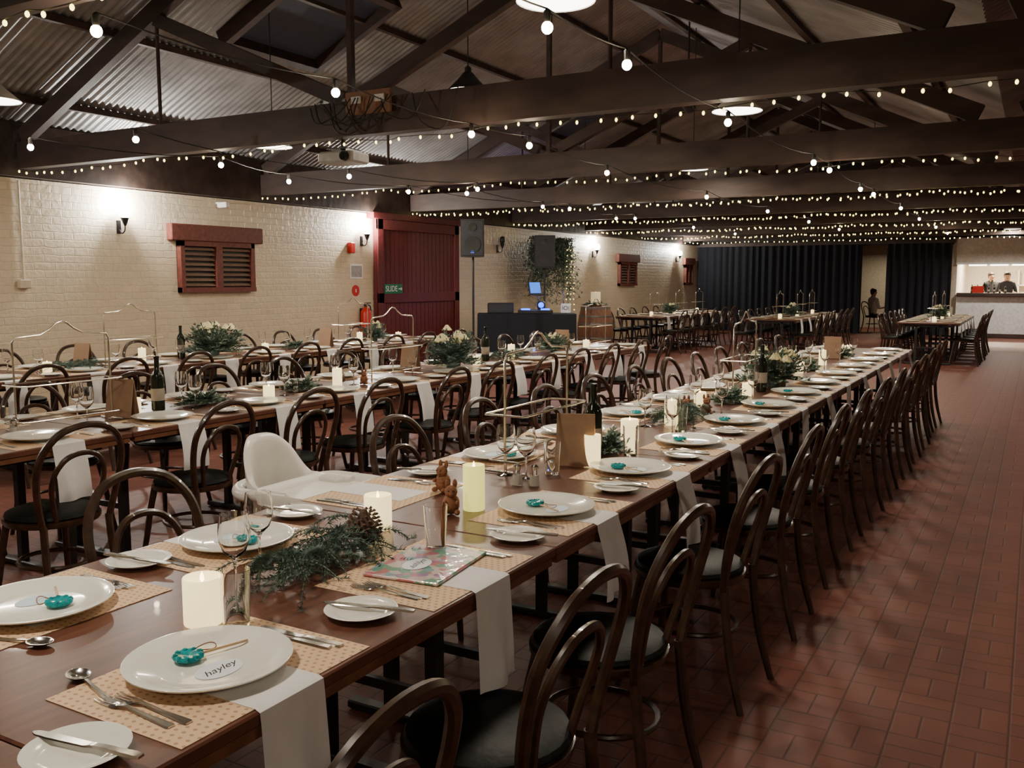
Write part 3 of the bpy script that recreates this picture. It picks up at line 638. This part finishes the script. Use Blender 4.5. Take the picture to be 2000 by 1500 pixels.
# wire stands
def stand_me():
    mb = MB(); r = .005
    arch = [(0, -.27, 0), (0, -.27, .25), (0, -.27, .44), (0, -.255, .465), (0, -.12, .475), (0, -.07, .50), (0, -.03, .53), (0, 0, .54), (0, .03, .53), (0, .07, .50), (0, .12, .475), (0, .255, .465), (0, .27, .44), (0, .27, .25), (0, .27, 0)]
    P = []
    for i in range(len(arch)-1): P += [Vector(arch[i]).lerp(Vector(arch[i+1]), t/2) for t in range(2)]
    P.append(Vector(arch[-1])); mb.tube(P, r, Mchrome, 8)
    for z, wd in ((.05, .07), (.23, .09)):
        q = [(-wd, -.28, z), (wd, -.28, z), (wd, .28, z), (-wd, .28, z)]; P = []
        for i in range(4): P += [Vector(q[i]).lerp(Vector(q[(i+1) % 4]), t) for t in (.04, .5, .96)]
        mb.tube(P, r*.85, Mchrome, 7, True)
    for y in (-.27, .27): mb.tube([(-.09, y, .006), (0, y, .006), (.09, y, .006)], r, Mchrome, 7)
    return mb.mesh('serving_stand')
stm = stand_me()
for x, y in ((-1.76, 3.30), (-1.68, 6.1), (-4.35, 2.95), (-4.35, 5.75), (-7.05, 5.45), (-7.05, 8.55), (-4.37, 9.6), (-1.65, 18.7), (-1.65, 20.7), (-4.45, 18.6), (-4.45, 20.4), (-4.45, 21.6), (-7.1, 18.6), (-7.1, 20.2), (-7.1, 21.6)):
    ob('serving_stand', stm, (x, y, TZ), 0, None, 'chrome wire platter stand with curved top bar', 'stand', None, 'chrome wire stands')
mm = MB()
for sg in (-1, 1): mm.box((sg*.022, 0, .105), (.003, .155, .212), Mkraft, Matrix.Rotation(-sg*.2, 3, 'Y'))
mm = mm.mesh('menu_card', False)
for x, y, r in ((-1.60, 3.33, .3+pi/2), (-1.68, 9.17, 1.7), (-4.33, 3.27, 1.9), (-4.55, 6.25, 1.7), (-4.5, 9.0, 1.7), (-7.1, 5.0, 1.8), (-7.0, 8.0, 1.7), (-1.6, 6.6, 1.8)):
    ob('menu_card', mm, (x, y, TZ+.001), r, None, 'folded kraft card menu standing upright on table', 'menu', None, 'kraft menus')
bt = MB().lathe([(.03, 0), (.037, .004), (.037, .19), (.03, .215), (.015, .24), (.0135, .30), (.0155, .302), (.0155, .315), (.012, .316)], Mwine, 22).mesh('glass_body')
bl = MB().lathe([(.0375, .06), (.0375, .13)], Mlabel, 22, cap=False).mesh('paper_label')
for x, y in ((-1.60, 3.50), (-1.59, 6.2), (-4.38, 3.55), (-7.13, 6.07), (-4.45, 7.3)):
    thing('wine_bottle', [('glass_body', bt), ('paper_label', bl, 'pale paper label')], (x, y, TZ), 0, 'dark wine bottle with pale label on table', 'bottle', 'wine bottles')
for k in range(7):
    thing('wine_bottle', [('glass_body', bt), ('paper_label', bl, 'pale paper label')], (-1.5+.13*k, 27.0+.05*(k % 2), 1.166), 0, 'dark bottle standing on bar counter', 'bottle', 'bar bottles', scale=.7)
sk = MB().lathe([(.018, 0), (.02, .01), (.015, .06)], Mglass, 14, cap=False).mesh('glass_body'); sc_ = MB().lathe([(.016, .06), (.016, .072), (.008, .08)], Msteel, 14).mesh('cap'); ss = MB().lathe([(.014, .003), (.012, .04)], Mchina, 12).mesh('salt')
for x, y in ((-4.28, 2.62), (-4.33, 2.66), (-1.62, 2.88), (-1.56, 2.9), (-4.3, 4.6)):
    thing('salt_shaker', [('glass_body', sk), ('cap', sc_, 'steel cap'), ('salt', ss)], (x, y, TZ), 0, 'small glass shaker with steel cap', 'shaker', 'shakers')
# foliage
def foliage(mb, c, rx, ry, h, n, m, leaf=.03, seed=0, droop=.3, thin=.4):
    rd = random.Random(seed)
    for i in range(n):
        a = rd.uniform(0, 2*pi); e = rd.uniform(.05, 1.2)
        L = rd.uniform(.6, 1.); d = Vector((math.cos(a)*math.cos(e)*rx, math.sin(a)*math.cos(e)*ry, math.sin(e)*h))*L
        P = []
        for k in range(9):
            t = k/8; p = Vector(c)+d*t; p.z -= droop*h*t*t*(1-math.sin(e)); p.z = max(p.z, c[2]-.003+.004*(i % 3)); P.append(p)
        mb.tube(P, .0015, m, 4)
        for k in range(1, 9):
            for sg in (-1, 1, 0):
                t = (P[k]-P[k-1]).normalized(); sd = t.cross(Vector((rd.uniform(-.4, .4), rd.uniform(-.4, .4), 1))).normalized()
                dirn = (t*rd.uniform(.3, .9)+sd*sg+Vector((0, 0, rd.uniform(.0, .5)))).normalized(); l = leaf*rd.uniform(.7, 1.3)
                wv = dirn.cross(Vector((rd.uniform(-1, 1), rd.uniform(-1, 1), 1))).normalized()*l*thin*.5
                p = P[k]; mb.add([p, p+dirn*l*.5+wv, p+dirn*l, p+dirn*l*.5-wv], [[0, 1, 2, 3]], m)
    return mb
def pine(mb, length, width, n, m, seed):
    """long trailing conifer sprigs: arching stems with short needles all round"""
    rd = random.Random(seed)
    for i in range(n):
        y0 = rd.uniform(-length*.5, length*.35); a = rd.gauss(pi/2, .8)*(1 if rd.random() < .45 else -1); L = rd.uniform(.09, .2)
        p = Vector((rd.uniform(-width, width)*.5, y0, .012+rd.uniform(0, .05))); d = Vector((math.cos(a), math.sin(a), rd.uniform(.1, .7))).normalized(); P = [p.copy()]
        for k in range(14):
            d.z -= .09; d.x += rd.uniform(-.1, .1); d.normalize(); p = p+d*(L/14); p.z = max(p.z, .004); P.append(p.copy())
        mb.tube(P, .0013, m, 4)
        for k in range(1, 15):
            t = (P[k]-P[k-1]).normalized(); u = t.cross(Vector((0, 0, 1))); u = u.normalized() if u.length > .01 else Vector((1, 0, 0)); v = t.cross(u)
            for q in range(8):
                an = rd.uniform(0, 2*pi); dr = (t*.7+u*math.cos(an)+v*math.sin(an)).normalized(); l = rd.uniform(.011, .020)*(1.1-.4*k/14)
                e_ = P[k]+dr*l; e_.z = max(e_.z, .001); wv = dr.cross(t).normalized()*.0014
                mb.add([P[k]-wv, P[k]+wv, e_+wv*.4, e_-wv*.4], [[0, 1, 2, 3]], m)
    return mb
def flower_me(r, seed):
    mb = MB()
    for ring, (n_, rr, up, sz) in enumerate(((3, .12, .95, .5), (5, .3, .8, .6), (7, .55, .45, .65), (8, .8, .1, .6))):
        for k in range(n_):
            a = 2*pi*k/n_+ring*.5; c = Vector((math.cos(a)*rr, math.sin(a)*rr, up*.6))*r
            R = Matrix.Rotation(a, 3, 'Z') @ Matrix.Rotation(-.9+up*.9, 3, 'Y')
            mb.sph(c, r*sz, Mpetal, 7, (.18, 1, .9), R)
    return mb.mesh('flower')
FL = [flower_me(.04, 1), flower_me(.032, 2)]
folA = foliage(MB(), (0, 0, .05), .26, .36, .27, 150, Mleaf, .038, 3).mesh('foliage')
folB = foliage(MB(), (0, 0, .05), .24, .34, .25, 140, Mleaf2, .036, 5, thin=.3).mesh('foliage')
vase = MB().lathe([(.05, 0), (.055, .05), (.045, .1)], Mleaf2, 16).mesh('vase')
def bouquet(x, y, me, n_, s=1., seed=0):
    rd = random.Random(seed)
    e = thing('flower_arrangement', [('foliage', me, 'grey green eucalyptus foliage'), ('vase', vase)], (x, y, TZ), rd.uniform(-.2, .2), 'eucalyptus centrepiece with cream yellow flowers on table', 'flowers', 'centrepieces', scale=s)
    for k in range(n_):
        a = rd.uniform(0, 2*pi); r = rd.uniform(.03, .14); ob('flower', FL[k % 2], (math.cos(a)*r, math.sin(a)*r*1.3, .22+rd.uniform(-.02, .07)), rd.uniform(0, 6), e, 'cream yellow bloom')
bouquet(-1.60, 6.55, folA, 6, .95, 1); bouquet(-4.25, 6.45, folB, 7, 1.15, 2); bouquet(-6.95, 6.3, folA, 6, 1.15, 3)
bouquet(-7.1, 9.0, folB, 4, .8, 4); bouquet(-4.4, 19.5, folB, 5, .9, 5); bouquet(-1.65, 19.8, folA, 5, .9, 6); bouquet(-7.1, 19.6, folA, 5, .9, 7); bouquet(-4.35, 8.5, folA, 4, .7, 8)
garl = pine(MB(), .44, .15, 88, Mleaf2, 9).mesh('greenery_garland')
garl2 = foliage(MB(), (0, 0, .012), .11, .24, .08, 90, Mleaf, .026, 12, .8, .4).mesh('greenery_garland')
for x, y, r, me in ((-1.61, 1.84, .15, garl), (-1.63, 3.66, .0, garl2), (-1.64, 4.75, .1, garl), (-1.62, 5.55, 0, garl2), (-1.65, 7.9, 0, garl2), (-1.62, 9.4, 0, garl2), (-4.36, 3.85, 0, garl2), (-4.35, 4.7, .2, garl2), (-4.4, 7.7, 0, garl), (-7.0, 4.9, 0, garl), (-7.1, 7.6, 0, garl2)):
    ob('greenery_garland', me, (x, y, TZ+.004), r, None, 'green foliage sprigs laid along the table', 'greenery', None, 'foliage sprigs')
def cone_me():
    mb = MB(); mb.lathe([(.01, .0), (.026, .02), (.024, .05), (.006, .085)], Mcone, 12)
    for i in range(90):
        t = i/90; a = i*2.4; r = .018+.022*math.sin(pi*(t*.85+.12)); z = .008+.075*t; d = Vector((math.cos(a), math.sin(a), .35)); s_ = Vector((-math.sin(a), math.cos(a), 0)); p = Vector((math.cos(a)*r*.6, math.sin(a)*r*.6, z)); l = .018*(1.15-t*.6)
        mb.add([p, p+d*l+s_*l*.5, p+d*l*1.3, p+d*l-s_*l*.5, p+d*l*.9+Vector((0, 0, .005))], [[0, 1, 4], [1, 2, 4], [2, 3, 4], [3, 0, 4], [0, 3, 2, 1]], Mcone)
    return mb.mesh('pine_cone', False)
pc = cone_me()
for x, y, s_ in ((-1.60, 1.97, 1.2), (-1.66, 4.7, 1.0), (-4.3, 5.05, 1.)): ob('pine_cone', pc, (x, y, TZ+.012), 0, None, 'brown open pine cone among greenery', 'pine cone', None, 'pine cones', scale=s_)
def bunny():
    mb = MB(); mb.sph((0, 0, .038), .034, Mchoc, 14, (.9, .95, 1.15)); mb.sph((.008, 0, .085), .024, Mchoc, 12); mb.sph((.027, 0, .080), .010, Mchoc, 8)
    for sg in (-1, 1):
        mb.sph((-.004, sg*.014, .112), .018, Mchoc, 8, (.4, .5, 1)); mb.sph((.025, sg*.022, .012), .014, Mchoc, 8, (1.3, .8, .8)); mb.sph((.026, sg*.022, .048), .012, Mchoc, 8, (1.2, .6, .7)); mb.sph((.028, sg*.009, .091), .003, Mink, 6)
    mb.sph((-.034, 0, .025), .011, Mchoc, 8); return mb.mesh('toy_rabbit')
bn = bunny()
for x, y, r in ((-1.60, 2.41, -1.0), (-1.80, 2.66, -1.6), (-1.66, 4.87, -1.), (-1.58, 4.97, -.8), (-4.2, 5.2, -1)): ob('toy_rabbit', bn, (x, y, TZ+.001), r, None, 'small brown toy rabbit sitting on table', 'toy', None, 'toy rabbits', scale=.88)
# ------------------------------------------------------------ high chair
def highchair():
    def hz(s): return .715+.175*(math.exp(-((s-.5)/.20)**4))
    def path(s):
        if s < .22: t = s/.22; return (.16-.16*t, .165)
        if s > .78: t = (s-.78)/.22; return (.16*t, -.165)
        t = (s-.22)/.56; an = pi/2+pi*t; return (.145*math.cos(an), .165*math.sin(an))
    def shell(u, v, k0=1.):
        x, y = path(u); zb = .48; zt = hz(u)-(.010 if k0 < 1 else 0); z = zb+(zt-zb)*v; k = (1-.14*(1-v))*k0
        if k0 < 1 and v > .9: k = (1-.14*(1-v))*(k0+.04*(v-.9)*10)
        nar = 1-.16*max(0, (z-.80)/.09)**2
        return (x*k-(z-.48)*.02, y*k*nar, z)
    mb = MB(); N, V = 64, 20
    outer = [shell(i/N, j/V) for j in range(V+1) for i in range(N+1)]
    inner = [shell(i/N, j/V, .80) for j in range(V+1) for i in range(N+1)]
    o = len(outer); fs = []; W_ = N+1
    for j in range(V):
        for i in range(N):
            a, b, c, d = j*W_+i, j*W_+i+1, (j+1)*W_+i+1, (j+1)*W_+i; fs.append([a, b, c, d]); fs.append([o+d, o+c, o+b, o+a])
    for i in range(N): a, b = V*W_+i, V*W_+i+1; fs.append([a, b, o+b, o+a]); fs.append([o+i, o+i+1, i+1, i])
    for j in range(V):
        for i in (0, N): a, b = j*W_+i, (j+1)*W_+i; fs.append([a, b, o+b, o+a])
    mb.add(outer+inner, fs, Mplastic); shellm = mb.mesh('seat_shell', angle=80)
    rim = MB().tube([(path(i/40)[0]*1.13-.005, path(i/40)[1]*1.15, .690) for i in range(41)], .026, Mplastic, 12).mesh('side_rim')
    seat = MB().box((0.02, 0, .49), (.28, .26, .02), Mplastic, bev=.008).box((.13, 0, .58), (.02, .05, .18), Mplastic, bev=.006).mesh('seat', False)
    tr = MB()
    def rr(w_, d_, r_, z):
        P = []
        for cx, cy, a0 in ((w_/2-r_, d_/2-r_, 0), (-w_/2+r_, d_/2-r_, pi/2), (-w_/2+r_, -d_/2+r_, pi), (w_/2-r_, -d_/2+r_, 1.5*pi)):
            for k in range(6): a = a0+k*pi/10; P.append((cx+r_*math.cos(a), cy+r_*math.sin(a), z))
        return P
    rings = [rr(.29, .42, .06, .656), rr(.33, .46, .075, .670), rr(.34, .47, .08, .708), rr(.325, .455, .075, .722), rr(.30, .43, .065, .716), rr(.27, .40, .055, .694)]
    vs = [p for r_ in rings for p in r_]; k = len(rings[0]); fs = [[q*k+i, q*k+(i+1) % k, (q+1)*k+(i+1) % k, (q+1)*k+i] for q in range(5) for i in range(k)]
    fs += [list(range(k-1, -1, -1)), list(range(5*k, 6*k))]
    tr.add([(x+.185, y, z) for x, y, z in vs], fs, Mplastic); trm = tr.mesh('tray')
    P = [('seat_shell', shellm), ('side_rim', rim), ('seat', seat), ('tray', trm)]
    for sx, sy in ((1, 1), (1, -1), (-1, 1), (-1, -1)): P.append(('leg', MB().tube([(sx*.10, sy*.11, .48), (sx*.24-.02, sy*.25, 0)], .011, Msteel, 8).mesh('leg'), 'grey metal tube leg'))
    return P
thing('high_chair', highchair(), (-2.53, 2.64, 0), 0, 'white plastic high chair with tray beside table', 'high chair')
# ------------------------------------------------------------ DJ corner
def speaker(x, y, zc, rz, led):
    mb = MB(); f = [(-.19, .17), (.19, .17), (.12, -.15), (-.12, -.15)]
    vs = [(a, -b, z) for z in (-.3, .3) for a, b in f]; mb.add(vs, [[0, 1, 2, 3], [7, 6, 5, 4]]+[[i, 4+i, 4+(i+1) % 4, (i+1) % 4] for i in range(4)], Mblack)
    gr = MB().box((0, -.175, 0), (.34, .012, .56), Mgrille, bev=.004).lathe([(.12, 0), (.13, .008), (.02, .003)], Mblack, 24, (0, -.181, -.1), R=Matrix.Rotation(pi/2, 3, 'X')).lathe([(.06, 0), (.065, .008), (.01, .003)], Mblack, 20, (0, -.181, .17), R=Matrix.Rotation(pi/2, 3, 'X')).mesh('grille', False)
    pole = MB().tube([(0, 0, -.3), (0, 0, -zc+.35)], .018, Mblack).mesh('pole')
    tp = MB()
    for k in range(3): a = k*2.094+.5; tp.tube([(0, 0, -zc+.6), (math.cos(a)*.4, math.sin(a)*.4, -zc+.012)], .012, Mblack)
    P = [('cabinet', mb.mesh('cabinet', False)), ('grille', gr), ('pole', pole), ('tripod', tp.mesh('tripod'))]
    if led: P.append(('led_badge', MB().box((0, -.185, -.22), (.05, .006, .03), Mblue).mesh('led_badge', False), 'glowing blue badge'))
    thing('speaker', P, (x, y, zc), rz, 'black loudspeaker on tripod pole', 'speaker', 'loudspeakers')
speaker(-8.0, 12.75, 2.17, .5, 1); speaker(-8.0, 15.25, 2.02, .5, 0)
cl = MB(); dj = (-7.75, 14.1)
def clf(u, v):
    per = [(-.85, -.35), (.85, -.35), (.85, .35), (-.85, .35)]; s = u*4 % 4; k = int(s) % 4; t = s-int(s); a = per[k]; b = per[(k+1) % 4]
    x = a[0]*(1-t)+b[0]*t; y = a[1]*(1-t)+b[1]*t; w_ = .02*math.sin(u*150)*(1-v); return (x*(1+w_), y*(1+2*w_), .01+.9*v)
cl.grid(clf, 240, 5, Mcurtain); cl.box((0, 0, .915), (1.7, .7, .012), Mcurtain)
thing('dj_table', [('tablecloth', cl.mesh('tablecloth'))], (dj[0], dj[1], 0), math.radians(30), 'table covered with floor length black cloth', 'table')
def dj_loc(x, y, z): a = math.radians(30); return (dj[0]+x*math.cos(a)-y*math.sin(a), dj[1]+x*math.sin(a)+y*math.cos(a), z)
lp = MB().box((0, 0, .01), (.28, .2, .016), Mblack, bev=.003).mesh('keyboard_base', False); ls = MB().box((0, .11, .13), (.28, .01, .22), Mblack, Matrix.Rotation(-.2, 3, 'X')).box((0, .10, .13), (.25, .004, .19), Mscreen, Matrix.Rotation(-.2, 3, 'X')).mesh('screen', False)
lst = MB().tube([(-.12, 0, 0), (0, .05, .3), (.12, 0, 0)], .008, Msteel).box((0, .04, .3), (.26, .2, .01), Msteel).mesh('laptop_stand')
ob('laptop_stand', lst, dj_loc(.22, .0, .925), .75, None, 'metal laptop riser on black table', 'stand')
thing('laptop', [('keyboard_base', lp), ('screen', ls, 'glowing blue screen')], dj_loc(.22, .04, 1.235), 1.25, 'open laptop with blue screen on stand', 'laptop')
thing('dj_controller', [('deck_body', MB().box((0, 0, .03), (.6, .32, .06), Mblack, bev=.006).mesh('deck_body', False)), ('jog_wheel', MB().lathe([(.08, .06), (.08, .085)], Mblue, 20, (-.17, 0, 0)).mesh('jog_wheel'), 'blue lit wheel'), ('jog_wheel', MB().lathe([(.08, .06), (.08, .085)], Mblue, 20, (.17, 0, 0)).mesh('jog_wheel'), 'blue lit wheel')], dj_loc(.15, -.16, .925), .5, 'black mixing deck with blue lit wheels', 'dj controller')
thing('mixing_lamp', [('lamp_housing', MB().lathe([(.05, 0), (.07, .04), (.07, .12), (.04, .15)], Mblack, 16).mesh('lamp_housing')), ('lens', MB().sph((0, -.06, .08), .05, Mblue, 12, (1, .5, 1)).mesh('lens'), 'glowing blue lens')], dj_loc(.25, -.12, .99), .5, 'small lamp glowing blue on mixing table', 'lamp')
thing('amplifier_case', [('case_body', MB().box((0, 0, .09), (.45, .32, .18), Mblack, bev=.01).mesh('case_body', False)), ('front_panel', MB().box((0, -.165, .09), (.4, .008, .13), Mgrille).mesh('front_panel', False))], dj_loc(-.45, .0, .925), .5, 'black equipment case on covered table', 'audio case')
light('POINT', dj_loc(.1, -.35, 1.2), 5.0, (.1, .2, 1), .05)
fs_ = ob('number_sign', MB().box((0, 0, .09), (.17, .012, .16), Mwhite, bev=.002).mesh('number_sign', False), dj_loc(.68, -.1, .925), .5, None, 'small white sign with black lettering on table', 'sign')
q = ob('lettering', text_mesh('IO|', .10, Mink), (0, -.0075, .09), 0, fs_); q.rotation_euler = (pi/2, 0, 0)
arch = MB()
for y in (-.55, .55): arch.tube([(0, y, 0), (0, y, 2.25)], .018, Msteel)
arch.tube([(0, -.75, 2.25), (0, 0, 2.3), (0, .75, 2.25)], .018, Msteel)
fol = MB(); rd = random.Random(4)
for i in range(230):
    y = rd.uniform(-.8, .75); L = rd.uniform(.3, 1.3) if abs(y) > .2 else rd.uniform(.3, 1.0); x = rd.uniform(-.08, .14); z = 2.32
    P = [Vector((x+rd.uniform(-.03, .03)*k, y+.05*math.sin(k+i), z-L*k/9)) for k in range(10)]; fol.tube(P, .002, Mleaf2, 4)
    for k in range(10):
        for s_ in range(4):
            d = Vector((rd.uniform(-1, 1), rd.uniform(-1, 1), rd.uniform(-.8, .5))).normalized()*rd.uniform(.05, .1); wv = d.cross(Vector((0, 0, 1)))*.2; p = P[k]
            fol.add([p, p+d*.5+wv, p+d, p+d*.5-wv], [[0, 1, 2, 3]], Mleaf)
cur = MB()
for y in (.3, .48, .62):
    for k in range(13): cur.sph((.2, y+rd.uniform(-.03, .03), 2.1-.11*k), .010, Mfairy, 5)
e = thing('greenery_arch', [('frame', arch.mesh('frame')), ('hanging_foliage', fol.mesh('hanging_foliage')), ('fairy_lights', cur.mesh('fairy_lights'), 'warm fairy light strands')], (-8.5, 16.5, 0), 0, 'arch draped with hanging greenery and fairy lights', 'arch')
for ch in e.children:
    if ch.name.startswith('fairy'): ch['kind'] = 'stuff'
bp_ = []
for k in range(13): t = k/12; bp_.append((.29+.075*math.sin(pi*t), .97*t))
bar_b = MB().lathe(bp_, Moak, 28).mesh('staves')
bh = MB()
for t in (.03, .2, .35, .65, .8, .97):
    r = .292+.075*math.sin(pi*t); bh.lathe([(r+.003, .97*t-.02), (r+.005, .97*t), (r+.003, .97*t+.02)], Miron, 28, cap=False)
BX, BYY = -7.75, 17.0
thing('wine_barrel', [('staves', bar_b), ('hoops', bh.mesh('hoops'), 'grey iron hoops')], (BX, BYY, 0), 0, 'upright oak wine barrel with iron hoops', 'barrel')
thing('pillar_candle', candle_parts(.10, .26, Mwaxbig), (BX, BYY, 1.0), 0, 'very large ivory pillar candle on barrel', 'candle')
ob('wreath', foliage(MB(), (0, 0, .01), .3, .3, .07, 50, Mleaf2, .05, 6).mesh('wreath'), (BX, BYY, .985), 0, None, 'green wreath around candle on barrel top', 'wreath')
ob('candle_plinth', MB().lathe([(.12, 0), (.12, .028)], Moak, 20).mesh('candle_plinth'), (BX, BYY, .971), 0, None, 'round wooden board under large candle', 'board')
# ------------------------------------------------------------ projector and beam box
thing('projector', [('projector_body', MB().box((0, 0, 0), (.34, .26, .09), Mgal, bev=.015).mesh('projector_body', False)), ('lens', MB().lathe([(.04, 0), (.035, .03)], Mwine, 18, (.1, -.13, 0), R=Matrix.Rotation(pi/2, 3, 'X')).mesh('lens')), ('mount', MB().tube([(0, 0, .04), (0, 0, .45)], .02, Mblack).box((0, 0, .07), (.2, .2, .01), Mblack).box((0, -.14, .4), (.03, .3, .02), Mblack).mesh('mount', False))], (-5.0, 5.98, 2.49), .1, 'grey projector hanging from roof beam', 'projector')
thing('junction_board', [('board', MB().box((0, 0, 0), (.42, .03, .17), Mply, bev=.003).mesh('board', False)), ('outlet', MB().box((-.1, -.022, .02), (.09, .015, .05), Mwhite, bev=.003).mesh('outlet', False)), ('outlet', MB().box((.12, -.022, .02), (.09, .015, .05), Mwhite, bev=.003).mesh('outlet', False))], (-4.45, 5.62, 2.83), 0, 'timber board with power outlets on roof beam', 'power outlets')
cab = MB(); rd = random.Random(8)
for k in range(9):
    x = rd.uniform(-.6, .5); cab.tube(crom([(x, 0, .22+rd.uniform(-.04, .04)), (x+.1, -.04, .1+rd.uniform(-.12, .1)), (x+.3, -.03, .05+rd.uniform(-.1, .1)), (x+.4, 0, .24)], 5), .005, Mblack, 5)
ob('cable_bundle', cab.mesh('cable_bundle'), (-4.4, 5.57, 2.62), 0, None, 'tangled black cables looped over roof beam', 'cables')
sl = MB().lathe([(.06, -.1), (.07, .0), (.05, .1)], Mblack, 16, R=Matrix.Rotation(1.1, 3, 'X')).mesh('lamp_housing'); yk = MB().tube([(-.08, 0, 0), (-.08, 0, .12), (.08, 0, .12), (.08, 0, 0)], .006, Mblack).tube([(0, 0, .12), (0, 0, .95)], .01, Mblack).mesh('yoke')
thing('stage_light', [('lamp_housing', sl), ('yoke', yk)], (-3.4, 9.8, 3.4), 0, 'black unlit stage light hanging from roof', 'stage light')
# ------------------------------------------------------------ people
def person(loc, rz, top, seated=False, label='', arms='down'):
    h = {'pel': (0, 0, .95, .13), 'sp': (0, 0, 1.15, .12), 'ch': (0, .0, 1.33, .135), 'nk': (0, .0, 1.49, .055), 'hd': (0, -.015, 1.59, .082), 'tp': (0, -.005, 1.68, .07)}
    for s, g in ((1, 'r'), (-1, 'l')):
        h['sh'+g] = (s*.165, 0, 1.40, .06)
        if arms == 'fwd': h['el'+g] = (s*.23, -.03, 1.14, .042); h['wr'+g] = (s*.17, -.25, 1.17, .028); h['ha'+g] = (s*.15, -.33, 1.18, .03)
        else: h['el'+g] = (s*.23, .02, 1.12, .042); h['wr'+g] = (s*.24, -.05, .88, .028); h['ha'+g] = (s*.235, -.07, .79, .03)
        if seated: h['hi'+g] = (s*.09, -.03, .93, .085); h['kn'+g] = (s*.1, -.45, .95, .06); h['an'+g] = (s*.1, -.45, .53, .04); h['to'+g] = (s*.1, -.6, .5, .035)
        else: h['hi'+g] = (s*.09, 0, .88, .085); h['kn'+g] = (s*.1, -.01, .5, .058); h['an'+g] = (s*.1, .02, .09, .04); h['to'+g] = (s*.11, -.13, .035, .035)
    names = list(h); dz = -.45 if seated else 0
    E = [('pel', 'sp'), ('sp', 'ch'), ('ch', 'nk'), ('nk', 'hd'), ('hd', 'tp')]
    for g in 'rl': E += [('ch', 'sh'+g), ('sh'+g, 'el'+g), ('el'+g, 'wr'+g), ('wr'+g, 'ha'+g), ('pel', 'hi'+g), ('hi'+g, 'kn'+g), ('kn'+g, 'an'+g), ('an'+g, 'to'+g)]
    me = bpy.data.meshes.new('p'); me.from_pydata([(h[n_][0], h[n_][1], h[n_][2]+dz) for n_ in names], [(names.index(a), names.index(b)) for a, b in E], [])
    o = bpy.data.objects.new('p', me); C.objects.link(o)
    m1 = o.modifiers.new('s', 'SKIN'); m2 = o.modifiers.new('u', 'SUBSURF'); m2.levels = 2; m2.render_levels = 2
    for i, n_ in enumerate(names): me.skin_vertices[0].data[i].radius = (h[n_][3],)*2; me.skin_vertices[0].data[i].use_root = (n_ == 'pel')
    bpy.context.view_layer.update()
    bm_ = bpy.data.meshes.new_from_object(o.evaluated_get(bpy.context.evaluated_depsgraph_get())); bpy.data.objects.remove(o)
    mb = MB(); mb.v = [tuple(v.co) for v in bm_.vertices]
    mb.mats = [Mskin, top, Mshirt]
    for f in bm_.polygons:
        c = f.center; mb.f.append(list(f.vertices)); z = c.z-dz
        i = 1
        if z > 1.475: i = 0
        elif arms == 'fwd' and c.y < -.1 and z > 1.05: i = 0
        elif arms != 'fwd' and abs(c.x) > .19 and z < 1.05: i = 0
        elif z < .98: i = 2
        mb.m.append(i)
    for g, s in (('r', 1), ('l', -1)):
        x, y, z, _ = h['ha'+g]; z += dz
        for k in range(5):
            if arms == 'fwd': a = (x+(k-2)*.014, y, z); b = (x+(k-2)*.017, y-.05-.01*(2-abs(k-2)), z-.005); c = (x+(k-2)*.018, y-.07-.012*(2-abs(k-2)), z-.02)
            else: a = (x, y+(k-2)*.014, z); b = (x, y+(k-2)*.017, z-.05-.01*(2-abs(k-2))); c = (x-s*.012, y+(k-2)*.018, z-.08-.01*(2-abs(k-2)))
            mb.tube([a, b, c], [.010, .009, .007], Mskin, 6)
        mb.sph((s*.078, -.01, 1.585+dz), .02, Mskin, 8, (.4, .7, 1))
    mb.sph((0, -.098, 1.58+dz), .014, Mskin, 8, (.8, 1, 1.4)); mb.sph((0, -.088, 1.545+dz), .018, Mlips, 8, (1.1, .5, .3))
    for s in (-1, 1): mb.sph((s*.03, -.085, 1.603+dz), .009, Mink, 6)
    b_ = mb.mesh('body', angle=180)
    hair = MB().sph((0, .012, 1.645+dz), .092, Mhair, 14, (.95, 1.0, .82)).sph((0, .045, 1.60+dz), .075, Mhair, 12, (1, .7, 1.1)).mesh('hair')
    e = ob('person', b_, loc, rz, None, label, 'person'); ob('hair', hair, parent=e)
person((-.72, 28.0, 0), .1, Mshirt, False, 'person in black shirt standing behind the bar', 'fwd')
person((-1.12, 28.6, 0), .5, Mshirt, False, 'person in dark top standing behind the bar', 'down')
person((-4.12, 28.4, 0), 2.3, Mshirt2, True, 'seated person in pale shirt seen past curtain', 'fwd')
person((-3.2, 30.1, 0), -1.3, Mshirt, True, 'seated person in dark clothes beyond the curtain', 'fwd')
for x, y, r in ((-4.12, 28.4, .73), (-3.2, 30.1, -2.87)): ob('dining_chair', chair_one, (x, y, 0), r, None, 'dark bentwood chair with double hoop back and black seat', 'chair', None, 'bentwood dining chairs')
ob('counter_sign', MB().box((0, 0, .09), (.26, .02, .18), Mredp, bev=.004).mesh('counter_sign', False), (-1.35, 26.92, 1.167), 0, None, 'small red sign standing on bar counter', 'sign')
